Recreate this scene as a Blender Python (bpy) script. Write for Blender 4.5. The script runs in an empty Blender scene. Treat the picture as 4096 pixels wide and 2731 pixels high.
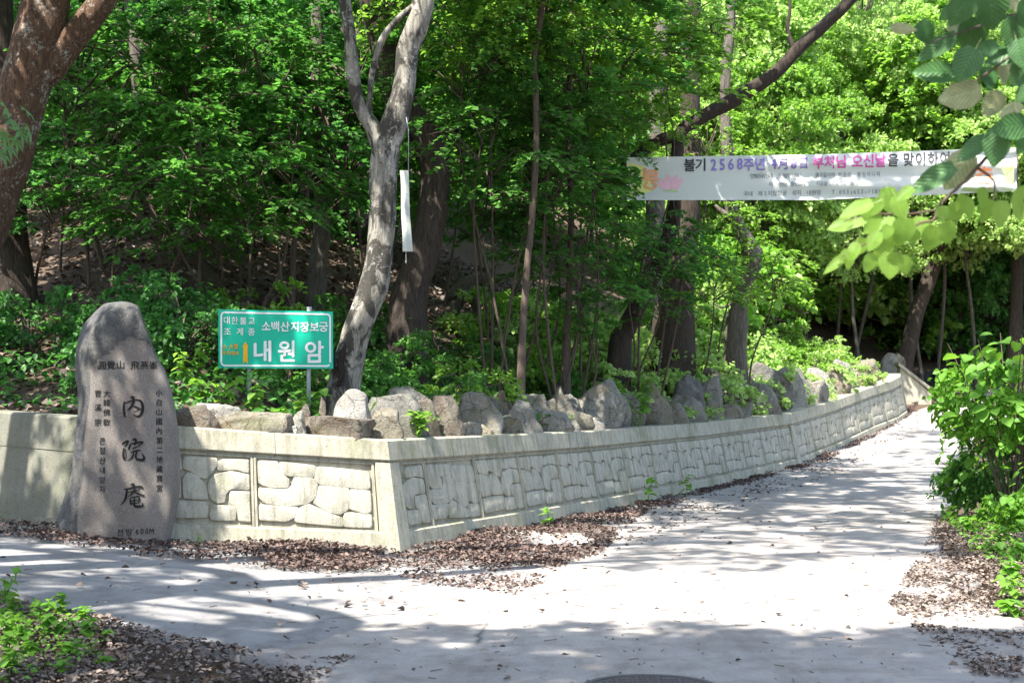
import bpy, bmesh, math, random
import numpy as np
from mathutils import Vector, Matrix, noise
R = math.radians
scene = bpy.context.scene
# ------------------------------------------------------------------ camera, sky, sun, exposure
F = 5689.0; CX, CY = 2048.0, 1365.5; EYE = 1.5; PITCH = math.atan(234.5 / F)
cam = bpy.data.cameras.new('camera'); cam.lens = 50; cam.sensor_width = 36
cam.clip_start = .05; cam.clip_end = 2000
cam.dof.use_dof = True; cam.dof.focus_distance = 14.0; cam.dof.aperture_fstop = 5.0
camo = bpy.data.objects.new('camera', cam); scene.collection.objects.link(camo)
camo.location = (0, 0, EYE); camo.rotation_euler = (math.pi / 2 + PITCH, 0, 0)
scene.camera = camo
SUN = Vector((-.33, -.42, .845)).normalized()          # towards the sun
EL = math.asin(SUN.z); AZ = math.atan2(SUN.x, SUN.y)
world = bpy.data.worlds.new('World'); scene.world = world; world.use_nodes = True
wn = world.node_tree; bg = wn.nodes['Background']
sky = wn.nodes.new('ShaderNodeTexSky'); sky.sky_type = 'NISHITA'; sky.sun_disc = False
sky.sun_elevation = EL; sky.sun_rotation = AZ; sky.air_density = 1.0; sky.dust_density = 1.5; sky.ozone_density = 1.0
wn.links.new(sky.outputs[0], bg.inputs[0]); bg.inputs[1].default_value = .15
sl = bpy.data.lights.new('sun', 'SUN'); sl.energy = 5.0; sl.angle = R(.53); sl.color = (1, .955, .88)
so = bpy.data.objects.new('sun', sl); scene.collection.objects.link(so)
so.rotation_euler = SUN.to_track_quat('Z', 'Y').to_euler(); so.location = SUN * 60
vs = scene.view_settings; vs.view_transform = 'Standard'; vs.look = 'None'; vs.gamma = 1; vs.exposure = 1.72
cy = scene.cycles; cy.max_bounces = 9; cy.diffuse_bounces = 5; cy.transmission_bounces = 6; cy.glossy_bounces = 3
cy.transparent_max_bounces = 4; cy.use_denoising = True; cy.caustics_reflective = False; cy.caustics_refractive = False

# ------------------------------------------------------------------ helpers
COL = scene.collection
rnd = random.Random(7)
def P(px, py, D):
    a = (px - CX) / F; b = (CY - py) / F
    c, s = math.cos(PITCH), math.sin(PITCH)
    d = Vector((a, c - b * s, s + b * c)); t = D / d.y
    return Vector((d.x * t, D, EYE + d.z * t))
def lerp(t, tab):
    if t <= tab[0][0]: return tab[0][1]
    for (a, u), (b, v) in zip(tab, tab[1:]):
        if t <= b: return u + (v - u) * (t - a) / (b - a)
    return tab[-1][1]
def link(o, parent=None):
    COL.objects.link(o)
    if parent is not None: o.parent = parent
    return o
def mobj(name, verts, faces, mat, parent=None, smooth=True, data_only=False):
    m = bpy.data.meshes.new(name)
    m.from_pydata([tuple(v) for v in verts], [], [tuple(f) for f in faces])
    m.materials.append(mat)
    if smooth: m.polygons.foreach_set('use_smooth', [True] * len(m.polygons))
    m.update()
    if data_only: return m
    return link(bpy.data.objects.new(name, m), parent)
def npmesh(name, V, Fq, mat):
    """V (n,3), Fq (m,k) arrays"""
    m = bpy.data.meshes.new(name); n, k = Fq.shape
    m.vertices.add(len(V)); m.vertices.foreach_set('co', V.astype(np.float32).ravel())
    m.loops.add(n * k); m.loops.foreach_set('vertex_index', Fq.astype(np.int32).ravel())
    m.polygons.add(n); m.polygons.foreach_set('loop_start', np.arange(0, n * k, k, dtype=np.int32))
    m.update(calc_edges=True); m.materials.append(mat)
    return m
def empty(name, loc=(0, 0, 0)):
    o = bpy.data.objects.new(name, None); o.location = loc; o.empty_display_size = .2
    return link(o)
def tag(o, label=None, cat=None, group=None, kind=None):
    if label: o['label'] = label
    if cat: o['category'] = cat
    if group: o['group'] = group
    if kind: o['kind'] = kind
    return o
def inst(name, mesh, parent=None, loc=(0, 0, 0), rot=(0, 0, 0), sc=(1, 1, 1)):
    o = bpy.data.objects.new(name, mesh); o.location = loc; o.rotation_euler = rot
    o.scale = sc if hasattr(sc, '__len__') else (sc, sc, sc)
    return link(o, parent)
class MB:
    def __init__(s): s.v = []; s.f = []
    def add(s, vs_, fs):
        n = len(s.v); s.v += [tuple(v) for v in vs_]; s.f += [tuple(i + n for i in f) for f in fs]
    def box(s, c, d, rz=0):
        cz, sz = math.cos(rz), math.sin(rz); o = []
        for z in (-1, 1):
            for x, y in ((-1, -1), (1, -1), (1, 1), (-1, 1)):
                a, b = x * d[0] / 2, y * d[1] / 2
                o.append((c[0] + a * cz - b * sz, c[1] + a * sz + b * cz, c[2] + z * d[2] / 2))
        s.add(o, [(3, 2, 1, 0), (4, 5, 6, 7), (0, 1, 5, 4), (1, 2, 6, 5), (2, 3, 7, 6), (3, 0, 4, 7)])
    def tube(s, pts, n=8, cap=True, wob=0., seed=0, fl=0., groove=0.):
        pts = [(Vector(p[:3]), p[3]) for p in pts]; rings = []
        up = Vector((.31, .95, .05)); n0 = len(s.v); vs_ = []
        for i, (p, r) in enumerate(pts):
            t = (pts[min(i + 1, len(pts) - 1)][0] - pts[max(i - 1, 0)][0]).normalized()
            u = t.cross(up)
            if u.length < .2: u = t.cross(Vector((1, 0, 0)))
            u.normalize(); w = t.cross(u)
            for k in range(n):
                a = 2 * math.pi * k / n; q = u * math.cos(a) + w * math.sin(a); rr = r
                if wob:
                    rr *= 1 + wob * noise.noise((q * 1.3 + p * 1.1 + Vector((seed, 0, 0)))) + wob * .6 * noise.noise(q * 2.6 + p * 3.1 + Vector((seed, 3, 0)))
                if groove: rr *= 1 + groove * math.sin(k * 2.4 + 5 * noise.noise(p * .6 + q * .2)) 
                if fl and i < 4: rr *= 1 + fl * (1 - i / 4) ** 2 * (1 + .5 * math.sin(3 * a + seed))
                vs_.append(p + q * rr)
        fs = []
        for i in range(len(pts) - 1):
            for k in range(n):
                a = i * n + k; b = i * n + (k + 1) % n
                fs.append((a, b, b + n, a + n))
        if cap:
            fs.append(tuple(range(n - 1, -1, -1))); m = (len(pts) - 1) * n; fs.append(tuple(range(m, m + n)))
        s.add(vs_, fs)
    def obj(s, name, mat, parent=None, smooth=True): return mobj(name, s.v, s.f, mat, parent, smooth)
def spline(pts, sub=5):
    """Catmull-Rom through tuples"""
    out = []; n = len(pts)
    for i in range(n - 1):
        p0, p1, p2, p3 = pts[max(i - 1, 0)], pts[i], pts[i + 1], pts[min(i + 2, n - 1)]
        for k in range(sub):
            t = k / sub
            out.append(tuple(.5 * (2 * b + (c - a) * t + (2 * a - 5 * b + 4 * c - d) * t * t + (3 * b - a - 3 * c + d) * t ** 3)
                             for a, b, c, d in zip(p0, p1, p2, p3)))
    out.append(tuple(pts[-1])); return out

# ------------------------------------------------------------------ materials
def mat(name):
    m = bpy.data.materials.new(name); m.use_nodes = True; nt = m.node_tree
    b = nt.nodes['Principled BSDF']; b.inputs['Roughness'].default_value = .85
    b.inputs['Specular IOR Level'].default_value = .3
    return m, nt, b
def nd(nt, t, **kw):
    n = nt.nodes.new(t)
    for k, v in kw.items():
        if k.startswith('i_'):
            key = k[2:]; key = int(key) if key.isdigit() else key
            n.inputs[key].default_value = v
        else: setattr(n, k, v)
    return n
def coords(nt, scale=(1, 1, 1), out='Object', glob=True):
    tc = nd(nt, 'ShaderNodeNewGeometry' if glob else 'ShaderNodeTexCoord'); mp = nd(nt, 'ShaderNodeMapping')
    mp.inputs['Scale'].default_value = scale
    nt.links.new(tc.outputs['Position' if glob else out], mp.inputs[0]); return mp.outputs[0]
def noi(nt, co, scale, detail=4, rough=.6, dist=0):
    n = nd(nt, 'ShaderNodeTexNoise'); n.inputs['Scale'].default_value = scale; n.inputs['Detail'].default_value = detail
    n.inputs['Roughness'].default_value = rough; n.inputs['Distortion'].default_value = dist
    nt.links.new(co, n.inputs['Vector']); return n.outputs['Fac']
def ramp(nt, fac, stops, interp='LINEAR'):
    r = nd(nt, 'ShaderNodeValToRGB'); e = r.color_ramp.elements; r.color_ramp.interpolation = interp
    while len(e) < len(stops): e.new(.5)
    for el, (p, c) in zip(e, stops):
        el.position = p; el.color = (c[0], c[1], c[2], 1) if hasattr(c, '__len__') else (c, c, c, 1)
    nt.links.new(fac, r.inputs[0]); return r.outputs[0]
def mix(nt, fac, a, b, mode='MIX'):
    n = nd(nt, 'ShaderNodeMix', data_type='RGBA', blend_type=mode)
    for sock, val in ((n.inputs[0], fac), (n.inputs[6], a), (n.inputs[7], b)):
        if hasattr(val, 'node'): nt.links.new(val, sock)
        elif hasattr(val, '__len__'): sock.default_value = (*val[:3], 1)
        else: sock.default_value = val
    return n.outputs[2]
def bump(nt, b, h, strength=.4, dist=.02, prev=None):
    n = nd(nt, 'ShaderNodeBump'); n.inputs['Strength'].default_value = strength; n.inputs['Distance'].default_value = dist
    nt.links.new(h, n.inputs['Height'])
    if prev is not None: nt.links.new(prev, n.inputs['Normal'])
    nt.links.new(n.outputs[0], b.inputs['Normal']); return n.outputs[0]
def base(nt, b, c): nt.links.new(c, b.inputs['Base Color'])

def m_plain(name, col, rough=.7, spec=.3):
    m, nt, b = mat(name); b.inputs['Base Color'].default_value = (*col, 1); b.inputs['Roughness'].default_value = rough
    b.inputs['Specular IOR Level'].default_value = spec; return m
def m_leaf(name, c1, c2, trans, tw=.5, rough=.45, under=None, spec=.35, veins=False):
    m, nt, b = mat(name); g = nd(nt, 'ShaderNodeNewGeometry')
    c = ramp(nt, g.outputs['Random Per Island'], [(0, c1), (.75, c2), (1, [x * 1.35 for x in c2])])
    if under:
        c = mix(nt, g.outputs['Backfacing'], c, under)
    if veins:
        tc = nd(nt, 'ShaderNodeTexCoord'); sx = nd(nt, 'ShaderNodeSeparateXYZ'); nt.links.new(tc.outputs['Object'], sx.inputs[0])
        ab = nd(nt, 'ShaderNodeMath', operation='ABSOLUTE'); nt.links.new(sx.outputs[0], ab.inputs[0])
        m1 = nd(nt, 'ShaderNodeMath', operation='MULTIPLY_ADD'); nt.links.new(ab.outputs[0], m1.inputs[0]); m1.inputs[1].default_value = -.9; nt.links.new(sx.outputs[1], m1.inputs[2])
        m2 = nd(nt, 'ShaderNodeMath', operation='MULTIPLY'); nt.links.new(m1.outputs[0], m2.inputs[0]); m2.inputs[1].default_value = 52.
        m3 = nd(nt, 'ShaderNodeMath', operation='SINE'); nt.links.new(m2.outputs[0], m3.inputs[0])
        vn = ramp(nt, m3.outputs[0], [(.0, 1.0), (.75, 1.0), (1, 1.45)]); rib = ramp(nt, ab.outputs[0], [(0, 1.5), (.018, 1.0)])
        nz = ramp(nt, noi(nt, coords(nt), 40, 4, .6), [(.3, .78), (.7, 1.15)])
        c = mix(nt, 1., mix(nt, 1., mix(nt, 1., c, vn, 'MULTIPLY'), rib, 'MULTIPLY'), nz, 'MULTIPLY'); bump(nt, b, m3.outputs[0], .25, .004)
    base(nt, b, c); b.inputs['Roughness'].default_value = rough; b.inputs['Specular IOR Level'].default_value = spec
    t = nd(nt, 'ShaderNodeBsdfTranslucent')
    tc = mix(nt, g.outputs['Random Per Island'], [x * .75 for x in trans], [x * 1.2 for x in trans])
    nt.links.new(tc, t.inputs[0])
    mx = nd(nt, 'ShaderNodeMixShader'); mx.inputs[0].default_value = tw
    nt.links.new(b.outputs[0], mx.inputs[1]); nt.links.new(t.outputs[0], mx.inputs[2])
    nt.links.new(mx.outputs[0], nt.nodes['Material Output'].inputs[0]); return m
def m_concrete(name, c1, c2, moss=.5, sc=1., streak=True, bmp=.35):
    m, nt, b = mat(name); co = coords(nt)
    n1 = noi(nt, co, 2.2 * sc, 8, .65); n2 = noi(nt, co, 55 * sc, 3, .6); n3 = noi(nt, co, 9 * sc, 5, .7, .5)
    c = mix(nt, n1, c1, c2)
    c = mix(nt, ramp(nt, n3, [(.4, .0), (.75, .4)]), c, [x * .66 for x in c1])
    if streak:
        st = noi(nt, coords(nt, (14, 14, .9)), 1, 5, .65)
        c = mix(nt, ramp(nt, st, [(.47, 0), (.7, .7)]), c, (.15, .14, .10))
    if moss:
        mo = noi(nt, coords(nt, (1.3, 1.3, .8)), 1.6, 6, .7)
        c = mix(nt, ramp(nt, mo, [(.5, 0), (.72, moss)]), c, (.13, .15, .055))
    pit = ramp(nt, noi(nt, co, 90 * sc, 2, .5), [(.3, 0), (.42, 1)])
    c = mix(nt, pit, [x * .45 for x in c1], c)
    base(nt, b, c); b.inputs['Roughness'].default_value = .92
    bump(nt, b, mix(nt, .4, n3, n2), bmp, .012); return m
def m_bark(name, c1, c2, lichen=None, la=.5, ridges=9., bmp=.9, dark=None):
    m, nt, b = mat(name)
    co = coords(nt, (ridges, ridges, ridges * .16)); n1 = noi(nt, co, 3.0, 6, .7, .8)
    co2 = coords(nt); n2 = noi(nt, co2, 3.5, 6, .7); n3 = noi(nt, co2, 26, 4, .7)
    c = mix(nt, ramp(nt, n1, [(.32, 0), (.68, 1)]), c1, c2)
    if dark: c = mix(nt, ramp(nt, noi(nt, coords(nt, (1, 1, .55)), 5.0, 6, .72, .9), [(.46, 0), (.53, .93)]), c, dark)
    if lichen:
        l = mix(nt, .5, n2, n3); c = mix(nt, ramp(nt, l, [(1 - la, 0), (1 - la + .08, .85)]), c, lichen)
    base(nt, b, c); b.inputs['Roughness'].default_value = .95
    bump(nt, b, mix(nt, .3, n1, n3), bmp, .03); return m
def m_rock(name, c1, c2, rust=None, moss=0.):
    m, nt, b = mat(name); co = coords(nt)
    n1 = noi(nt, co, 3.2, 8, .7); n2 = noi(nt, co, 70, 3, .7); n3 = noi(nt, co, 11, 6, .7, .3)
    c = mix(nt, ramp(nt, n1, [(.3, 0), (.7, 1)]), c1, c2)
    c = mix(nt, ramp(nt, n2, [(.35, .5), (.6, 0)]), c, [x * .4 for x in c1])
    c = mix(nt, ramp(nt, n2, [(.62, 0), (.75, .35)]), c, [min(1, x * 1.7) for x in c2])
    if rust: c = mix(nt, ramp(nt, noi(nt, co, 4.5, 6, .75, .7), [(.5, 0), (.66, .8)]), c, rust)
    if moss: c = mix(nt, ramp(nt, noi(nt, co, 2.5, 6, .7), [(.5, 0), (.65, moss)]), c, (.12, .13, .05))
    vo = nd(nt, 'ShaderNodeTexVoronoi', feature='DISTANCE_TO_EDGE'); vo.inputs['Scale'].default_value = 4.5; dd = nd(nt, 'ShaderNodeMixRGB'); dd.inputs[0].default_value = .25
    nz = nd(nt, 'ShaderNodeTexNoise'); nz.inputs['Scale'].default_value = 5; nz.inputs['Detail'].default_value = 6; nt.links.new(co, nz.inputs['Vector']); nt.links.new(co, dd.inputs[1]); nt.links.new(nz.outputs['Color'], dd.inputs[2]); nt.links.new(dd.outputs[0], vo.inputs['Vector'])
    crk = ramp(nt, vo.outputs['Distance'], [(0, 0), (.03, 1)]); c = mix(nt, mix(nt, .6, crk, (1, 1, 1)), [x * .35 for x in c1], c)
    base(nt, b, c); b.inputs['Roughness'].default_value = .9
    b1 = bump(nt, b, mix(nt, .3, n3, n2), 1.0, .07); bump(nt, b, crk, .6, .03, b1); return m

M = {}
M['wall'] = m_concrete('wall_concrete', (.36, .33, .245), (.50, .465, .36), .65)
M['joint'] = m_concrete('wall_joint_dirt', (.33, .30, .215), (.46, .42, .32), .6)
M['stone'] = m_concrete('wall_stone', (.39, .36, .275), (.54, .505, .41), .55, 1.3, True, 1.0)
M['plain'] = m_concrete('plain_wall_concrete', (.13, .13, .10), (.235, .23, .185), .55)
# ground soil
m, nt, b = mat('soil'); co = coords(nt)
n1 = noi(nt, co, 1.3, 8, .7); n2 = noi(nt, co, 26, 6, .75, .8)
c = mix(nt, n1, (.055, .037, .024), (.11, .08, .055)); c = mix(nt, ramp(nt, n2, [(.45, 0), (.62, .8)]), c, (.17, .115, .08))
c = mix(nt, ramp(nt, n2, [(.3, .8), (.42, 0)]), c, (.022, .015, .011))
base(nt, b, c); bump(nt, b, n2, .9, .05); M['soil'] = m
def m_road(name, c1, c2, patch):
    m, nt, b = mat(name); co = coords(nt)
    n1 = noi(nt, co, .55, 6, .6); n2 = noi(nt, co, 130, 3, .7); n3 = noi(nt, co, 4, 7, .7, .4)
    c = mix(nt, ramp(nt, n1, [(.3, 0), (.7, 1)]), c1, c2)
    c = mix(nt, ramp(nt, n3, [(.45, 0), (.7, .65)]), c, patch)
    ty = noi(nt, coords(nt, (1.6, .35, 1)), 1.5, 6, .7, .3); c = mix(nt, ramp(nt, ty, [(.5, 0), (.7, .55)]), c, [x * .85 for x in patch])
    c = mix(nt, ramp(nt, n2, [(.34, .6), (.48, 0)]), c, [x * .45 for x in c1])
    c = mix(nt, ramp(nt, n2, [(.6, 0), (.72, .5)]), c, [min(.8, x * 1.5) for x in c2])
    vo = nd(nt, 'ShaderNodeTexVoronoi', feature='DISTANCE_TO_EDGE'); vo.inputs['Scale'].default_value = .33
    dc = nd(nt, 'ShaderNodeMixRGB'); dc.inputs[0].default_value = .12
    nz = nd(nt, 'ShaderNodeTexNoise'); nz.inputs['Scale'].default_value = 2.5; nz.inputs['Detail'].default_value = 6
    nt.links.new(co, nz.inputs['Vector']); nt.links.new(co, dc.inputs[1]); nt.links.new(nz.outputs['Color'], dc.inputs[2])
    nt.links.new(dc.outputs[0], vo.inputs['Vector'])
    ck = ramp(nt, vo.outputs['Distance'], [(0, 1), (.006, .0)])
    ck = mix(nt, ramp(nt, noi(nt, co, .7, 3, .5), [(.5, 0), (.6, 1)]), (0, 0, 0), ck)
    c = mix(nt, ck, c, (.09, .085, .08))
    base(nt, b, c); b.inputs['Roughness'].default_value = .9; bump(nt, b, mix(nt, .5, n2, n3), .35, .01); return m
M['road'] = m_road('road_concrete', (.30, .272, .248), (.41, .378, .348), (.17, .145, .122))
M['drive'] = m_road('driveway_concrete', (.22, .214, .212), (.31, .295, .285), (.12, .108, .098))
M['bark_red'] = m_bark('bark_reddish', (.042, .025, .017), (.155, .086, .052), (.34, .31, .27), .47, 10, 1.0)
M['bark_pale'] = m_bark('bark_pale_grey', (.11, .10, .082), (.35, .325, .275), (.48, .46, .41), .44, 7, 1.0, (.038, .035, .029))
M['bark_dark'] = m_bark('bark_dark_brown', (.020, .015, .012), (.085, .064, .050), (.17, .15, .125), .36, 12, 1.0)
M['bark_grey'] = m_bark('bark_grey', (.05, .043, .036), (.19, .165, .135), (.26, .25, .22), .38, 11)
M['bark_thin'] = m_bark('bark_sapling', (.05, .036, .028), (.15, .11, .085), None, .4, 14, .5)
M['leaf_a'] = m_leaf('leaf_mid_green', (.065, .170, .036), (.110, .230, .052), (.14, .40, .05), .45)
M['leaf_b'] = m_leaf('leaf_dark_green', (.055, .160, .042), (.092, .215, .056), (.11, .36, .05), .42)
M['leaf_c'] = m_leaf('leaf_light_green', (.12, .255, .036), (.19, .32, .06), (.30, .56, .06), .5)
M['leaf_f'] = m_leaf('leaf_sunlit_pale', (.27, .40, .11), (.38, .51, .17), (.50, .76, .18), .46)  # sun glare and haze put into the pale leaf colour
M['leaf_n'] = m_leaf('leaf_large_shaded', (.042, .120, .034), (.062, .150, .044), (.08, .19, .03), .25, .45, (.38, .38, .19), veins=True)  # upper leaves of the near bough, their shade put into the darker green
M['leaf_y'] = m_leaf('leaf_large_sunlit', (.14, .27, .035), (.19, .32, .05), (.42, .62, .08), .5, .42, (.36, .42, .2), veins=True)  # lower leaves of the same bough, sunlight put into the lighter green
M['leaf_m'] = m_leaf('leaf_maple', (.09, .21, .06), (.12, .25, .075), (.16, .36, .07), .4)
M['leaf_s'] = m_leaf('leaf_shrub', (.095, .245, .028), (.14, .30, .04), (.26, .52, .045), .45, veins=True)
M['litter'] = m_leaf('leaf_litter', (.030, .020, .018), (.150, .105, .088), (.10, .05, .03), .1, .8)
M['litter2'] = m_leaf('leaf_litter_tan', (.055, .042, .036), (.23, .18, .148), (.12, .06, .03), .1, .8)
M['twig'] = m_plain('twig_wood', (.10, .07, .05), .9)
M['rock_g'] = m_rock('rock_grey', (.19, .18, .155), (.40, .38, .33), (.24, .19, .125), .35)
M['rock_p'] = m_rock('rock_pale', (.27, .255, .225), (.50, .48, .43), None, .25)
M['rock_t'] = m_rock('rock_tan', (.18, .165, .125), (.37, .335, .26), (.20, .13, .075), .5)
M['rock_b'] = m_rock('rock_brown', (.12, .10, .08), (.27, .235, .19), (.15, .09, .055), .35)
M['rock_d'] = m_rock('rock_dark', (.13, .125, .11), (.29, .275, .24), None, .3)
# ------------------------------------------------------------------ terrain
RISE = [(20, 0), (24, .06), (28.4, .19), (33.6, .74), (36.3, 1.08), (38.5, 1.4), (45, 2.3), (60, 4.2), (90, 8.5), (160, 16), (400, 22)]
def sstep(t): t = max(0., min(1., t)); return t * t * (3 - 2 * t)
def redge(y):      # right edge of the road
    return lerp(y, [(5, 3.2), (7.5, 3.45), (10.9, 3.5), (14, 4.2), (19, 5.7), (30, 9.4), (37, 13.0), (42, 17.5), (48, 26)])
def G(x, y):
    z = lerp(y, RISE)
    l = max(0., -x - .9); z += .078 * l * sstep((y - 3) / 7) * (1 if l < 8 else 8 / l)
    r = x - redge(min(y, 48)) - .6
    if r > 0: z += .035 * min(r, 40) + .03 * noise.noise((x * .7, y * .7, 0))
    return z
WP = [(-26, 24, 2.6), (-12, 17.9, 1.8), (-6.2, 14.75, 1.45), (-4.1, 13.62, 1.335), (-3.3, 13.38, 1.268), (-1.25, 14.2, 1.108), (1.0, 19, 1.09),
      (3.2, 23.6, 1.13), (5.55, 28.4, 1.24), (7.05, 31.2, 1.49), (8.4, 33.6, 1.79), (9.4, 35.3, 1.98), (9.95, 36.5, 2.12), (10.2, 37.4, 2.2),
      (10.6, 38.6, 2.25), (12.4, 42, 2.35), (17, 47.5, 3.2), (26, 53, 4.4), (60, 66, 7)]
WA = np.array(WP)
def wnear(x, y):
    """signed distance (+ behind), top z, index, t"""
    best = (1e9, 0, 0, 0)
    for i in range(len(WP) - 1):
        ax, ay, az = WP[i]; bx, by, bz = WP[i + 1]; dx, dy = bx - ax, by - ay
        t = max(0., min(1., ((x - ax) * dx + (y - ay) * dy) / (dx * dx + dy * dy)))
        qx, qy = ax + dx * t, ay + dy * t; d = math.hypot(x - qx, y - qy)
        if d < abs(best[0]):
            s = 1 if (dx * (y - qy) - dy * (x - qx)) > 0 else -1
            best = (d * s, az + (bz - az) * t, i, t)
    return best
def hf(d):
    if d < 1: return .12 * d
    if d < 2.5: return .12 + .35 * (d - 1)
    if d < 30: return .645 + .52 * (d - 2.5)
    return 14.945 + .3 * (d - 30)
def H(x, y):
    d, z, i, t = wnear(x, y)
    if d < 0: return G(x, y)
    return z - .07 + hf(d) + min(1, d / 3) * (.16 * noise.noise((x * .5, y * .5, 1)) + .05 * noise.noise((x * 2, y * 2, 4)))
def gh(px, py):
    """point of the open ground seen at a picture position"""
    lo = 3.
    for k in range(4000):
        p = P(px, py, lo)
        if p.z <= G(p.x, p.y): break
        lo += .03
    return Vector((p.x, p.y, G(p.x, p.y)))
def axis(segs):
    o = []
    for a, b, st in segs: o += list(np.arange(a, b, st))
    return o + [segs[-1][1]]
def grid_sheet(name, xs, ys, zf, m, keep=None, adj=None):
    nx = len(xs); V = []; K = []
    for y in ys:
        for x in xs:
            p = (x, y)
            if adj: p, k = adj(x, y); K.append(k)
            V.append((p[0], p[1], zf(*p)))
    Fs = []
    for j in range(len(ys) - 1):
        for i in range(nx - 1):
            q = (j * nx + i, j * nx + i + 1, (j + 1) * nx + i + 1, (j + 1) * nx + i)
            if adj and not any(K[k] == 2 for k in q): continue
            if adj and any(K[k] == 0 for k in q): continue
            Fs.append(q)
    o = mobj(name, V, Fs, m)
    if adj:
        bm = bmesh.new(); bm.from_mesh(o.data)
        bmesh.ops.delete(bm, geom=[v for v in bm.verts if not v.link_faces], context='VERTS'); bm.to_mesh(o.data); bm.free()
    return o
g = grid_sheet('ground', axis([(-420, -60, 60), (-60, -14, 6), (-14, 16, .5), (16, 60, 4), (60, 420, 60)]),
               axis([(-300, -20, 40), (-20, 2, 2), (2, 48, .5), (48, 100, 4), (100, 420, 40)]),
               lambda x, y: G(x, y) - .03 - (.25 if wnear(x, y)[0] > .4 else 0) - (.9 if wnear(x, y)[0] > 4 else 0), M['soil'])
tag(g, kind='structure')
def hadj(x, y):
    d, z, i, t = wnear(x, y)
    if d >= .1: return (x, y), 2
    if d < -1.0 and y < 60: return (x, y), 0
    ax, ay, _ = WP[i]; bx, by, _ = WP[i + 1]; L = math.hypot(bx - ax, by - ay)
    return (ax + (bx - ax) * t - (by - ay) / L * .1, ay + (by - ay) * t + (bx - ax) / L * .1), 1
h = grid_sheet('hillside', axis([(-130, -30, 8), (-30, -14, 2), (-14, 12, .45), (12, 40, 1.4), (40, 60, 5)]),
               axis([(12, 42, .45), (42, 60, 1.5), (60, 140, 6)]), H, M['soil'], adj=hadj)
tag(h, kind='structure')

# road slab and driveway
def ledge(y):
    if y < 8.2: return lerp(y, [(4.5, -.35), (7.5, -1.02), (8.2, -1.35)])
    if y < 13.6: return lerp(y, [(8.2, -1.35), (9.2, -1.0), (11.2, -.42), (12.2, .0), (13.6, .75)])
    return lerp(y, [(13.6, .75), (15, .75), (16.2, -.1), (19, 1.1), (23.6, 3.3), (28.4, 5.65), (33.6, 8.5), (36.5, 10.1), (38.6, 11.6), (42, 14.5), (48, 20)])
def slab(name, rows, n, zo, m, skirt=.08):
    V = []; Fs = []
    for (a, b) in rows:
        for k in range(n + 1):
            t = k / n; x = a[0] + (b[0] - a[0]) * t; y = a[1] + (b[1] - a[1]) * t
            V.append((x, y, G(x, y) + zo + .008 * noise.noise((x * .6, y * .6, 2))))
    w = n + 1; nr = len(rows)
    for j in range(nr - 1):
        for k in range(n): Fs.append((j * w + k, j * w + k + 1, (j + 1) * w + k + 1, (j + 1) * w + k))
    rim = [k for k in range(w)] + [j * w + n for j in range(1, nr)] + [(nr - 1) * w + k for k in range(n - 1, -1, -1)] + [j * w for j in range(nr - 2, 0, -1)]
    b0 = len(V)
    for i in rim: V.append((V[i][0], V[i][1], V[i][2] - skirt))
    q = len(rim)
    for i in range(q): Fs.append((rim[i], b0 + i, b0 + (i + 1) % q, rim[(i + 1) % q]))
    o = mobj(name, V, Fs, m); tag(o, kind='structure'); return o
rows = []
y = 3.0
while y < 48:
    wob = .07 * noise.noise((y * 1.7, 0, 0)) + .04 * noise.noise((y * 5, 0, 0))
    rows.append(((ledge(y) + wob, y), (redge(y) + .25 * noise.noise((y * .8, 5, 0)), y))); y += .22
slab('road', rows, 26, .028, M['road'])
rows = []
x = -14.
while x < 1.0:
    lo = lerp(x, [(-14, 14.0), (-8, 12.2), (-3.6, 10.0), (-2.8, 9.05), (-1.9, 8.35), (-1.2, 7.95), (1.0, 7.9)]); hi = lerp(x, [(-14, 18.6), (-12, 17.7), (-6.2, 14.6), (-4.1, 13.45), (-3.3, 13.2), (-1.2, 14.0), (1.0, 18.6)])
    rows.append(((x, lo + .1 * noise.noise((x * 2, 0, 7))), (x, hi))); x += .22
slab('driveway', rows, 22, .006, M['drive'])

# ------------------------------------------------------------------ retaining walls
def wpath(i0, i1, step=.2):
    """resampled points along WP with mitred outward normals; returns list (x,y,ztop,nx,ny,s)"""
    pts = []; s = 0
    for i in range(i0, i1):
        a, b_ = WA[i], WA[i + 1]; L = math.hypot(*(b_ - a)[:2]); n = max(1, int(round(L / step)))
        for k in range(n):
            pts.append([*(a + (b_ - a) * k / n), s + L * k / n])
        s += L
    pts.append([*WA[i1], s]); out = []
    for j, p in enumerate(pts):
        def nr(q, r):
            d = np.array(r[:2]) - np.array(q[:2]); d /= np.hypot(*d); return np.array([d[1], -d[0]])
        n1 = nr(pts[max(j - 1, 0)], pts[max(j, 1)]); n2 = nr(pts[min(j, len(pts) - 2)], pts[min(j + 1, len(pts) - 1)])
        nn = n1 + n2; nn /= np.hypot(*nn); nn = nn / max(.6, float(nn @ n1))
        out.append((p[0], p[1], p[2], nn[0], nn[1], p[3]))
    return out
PATH = wpath(4, 13)
SC = math.hypot(WP[5][0] - WP[4][0], WP[5][1] - WP[4][1])       # arc length of the corner
SEND = PATH[-1][5]
PA = np.array(PATH)
BAT = .19
def wpt(s, e, hh):
    """point on the wall: arc length s, offset e proud of the battered face, hh below the top edge"""
    q = [np.interp(s, PA[:, 5], PA[:, k]) for k in range(5)]
    o = BAT * hh + e
    return (q[0] + q[3] * o, q[1] + q[4] * o, q[2] - hh)
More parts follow.
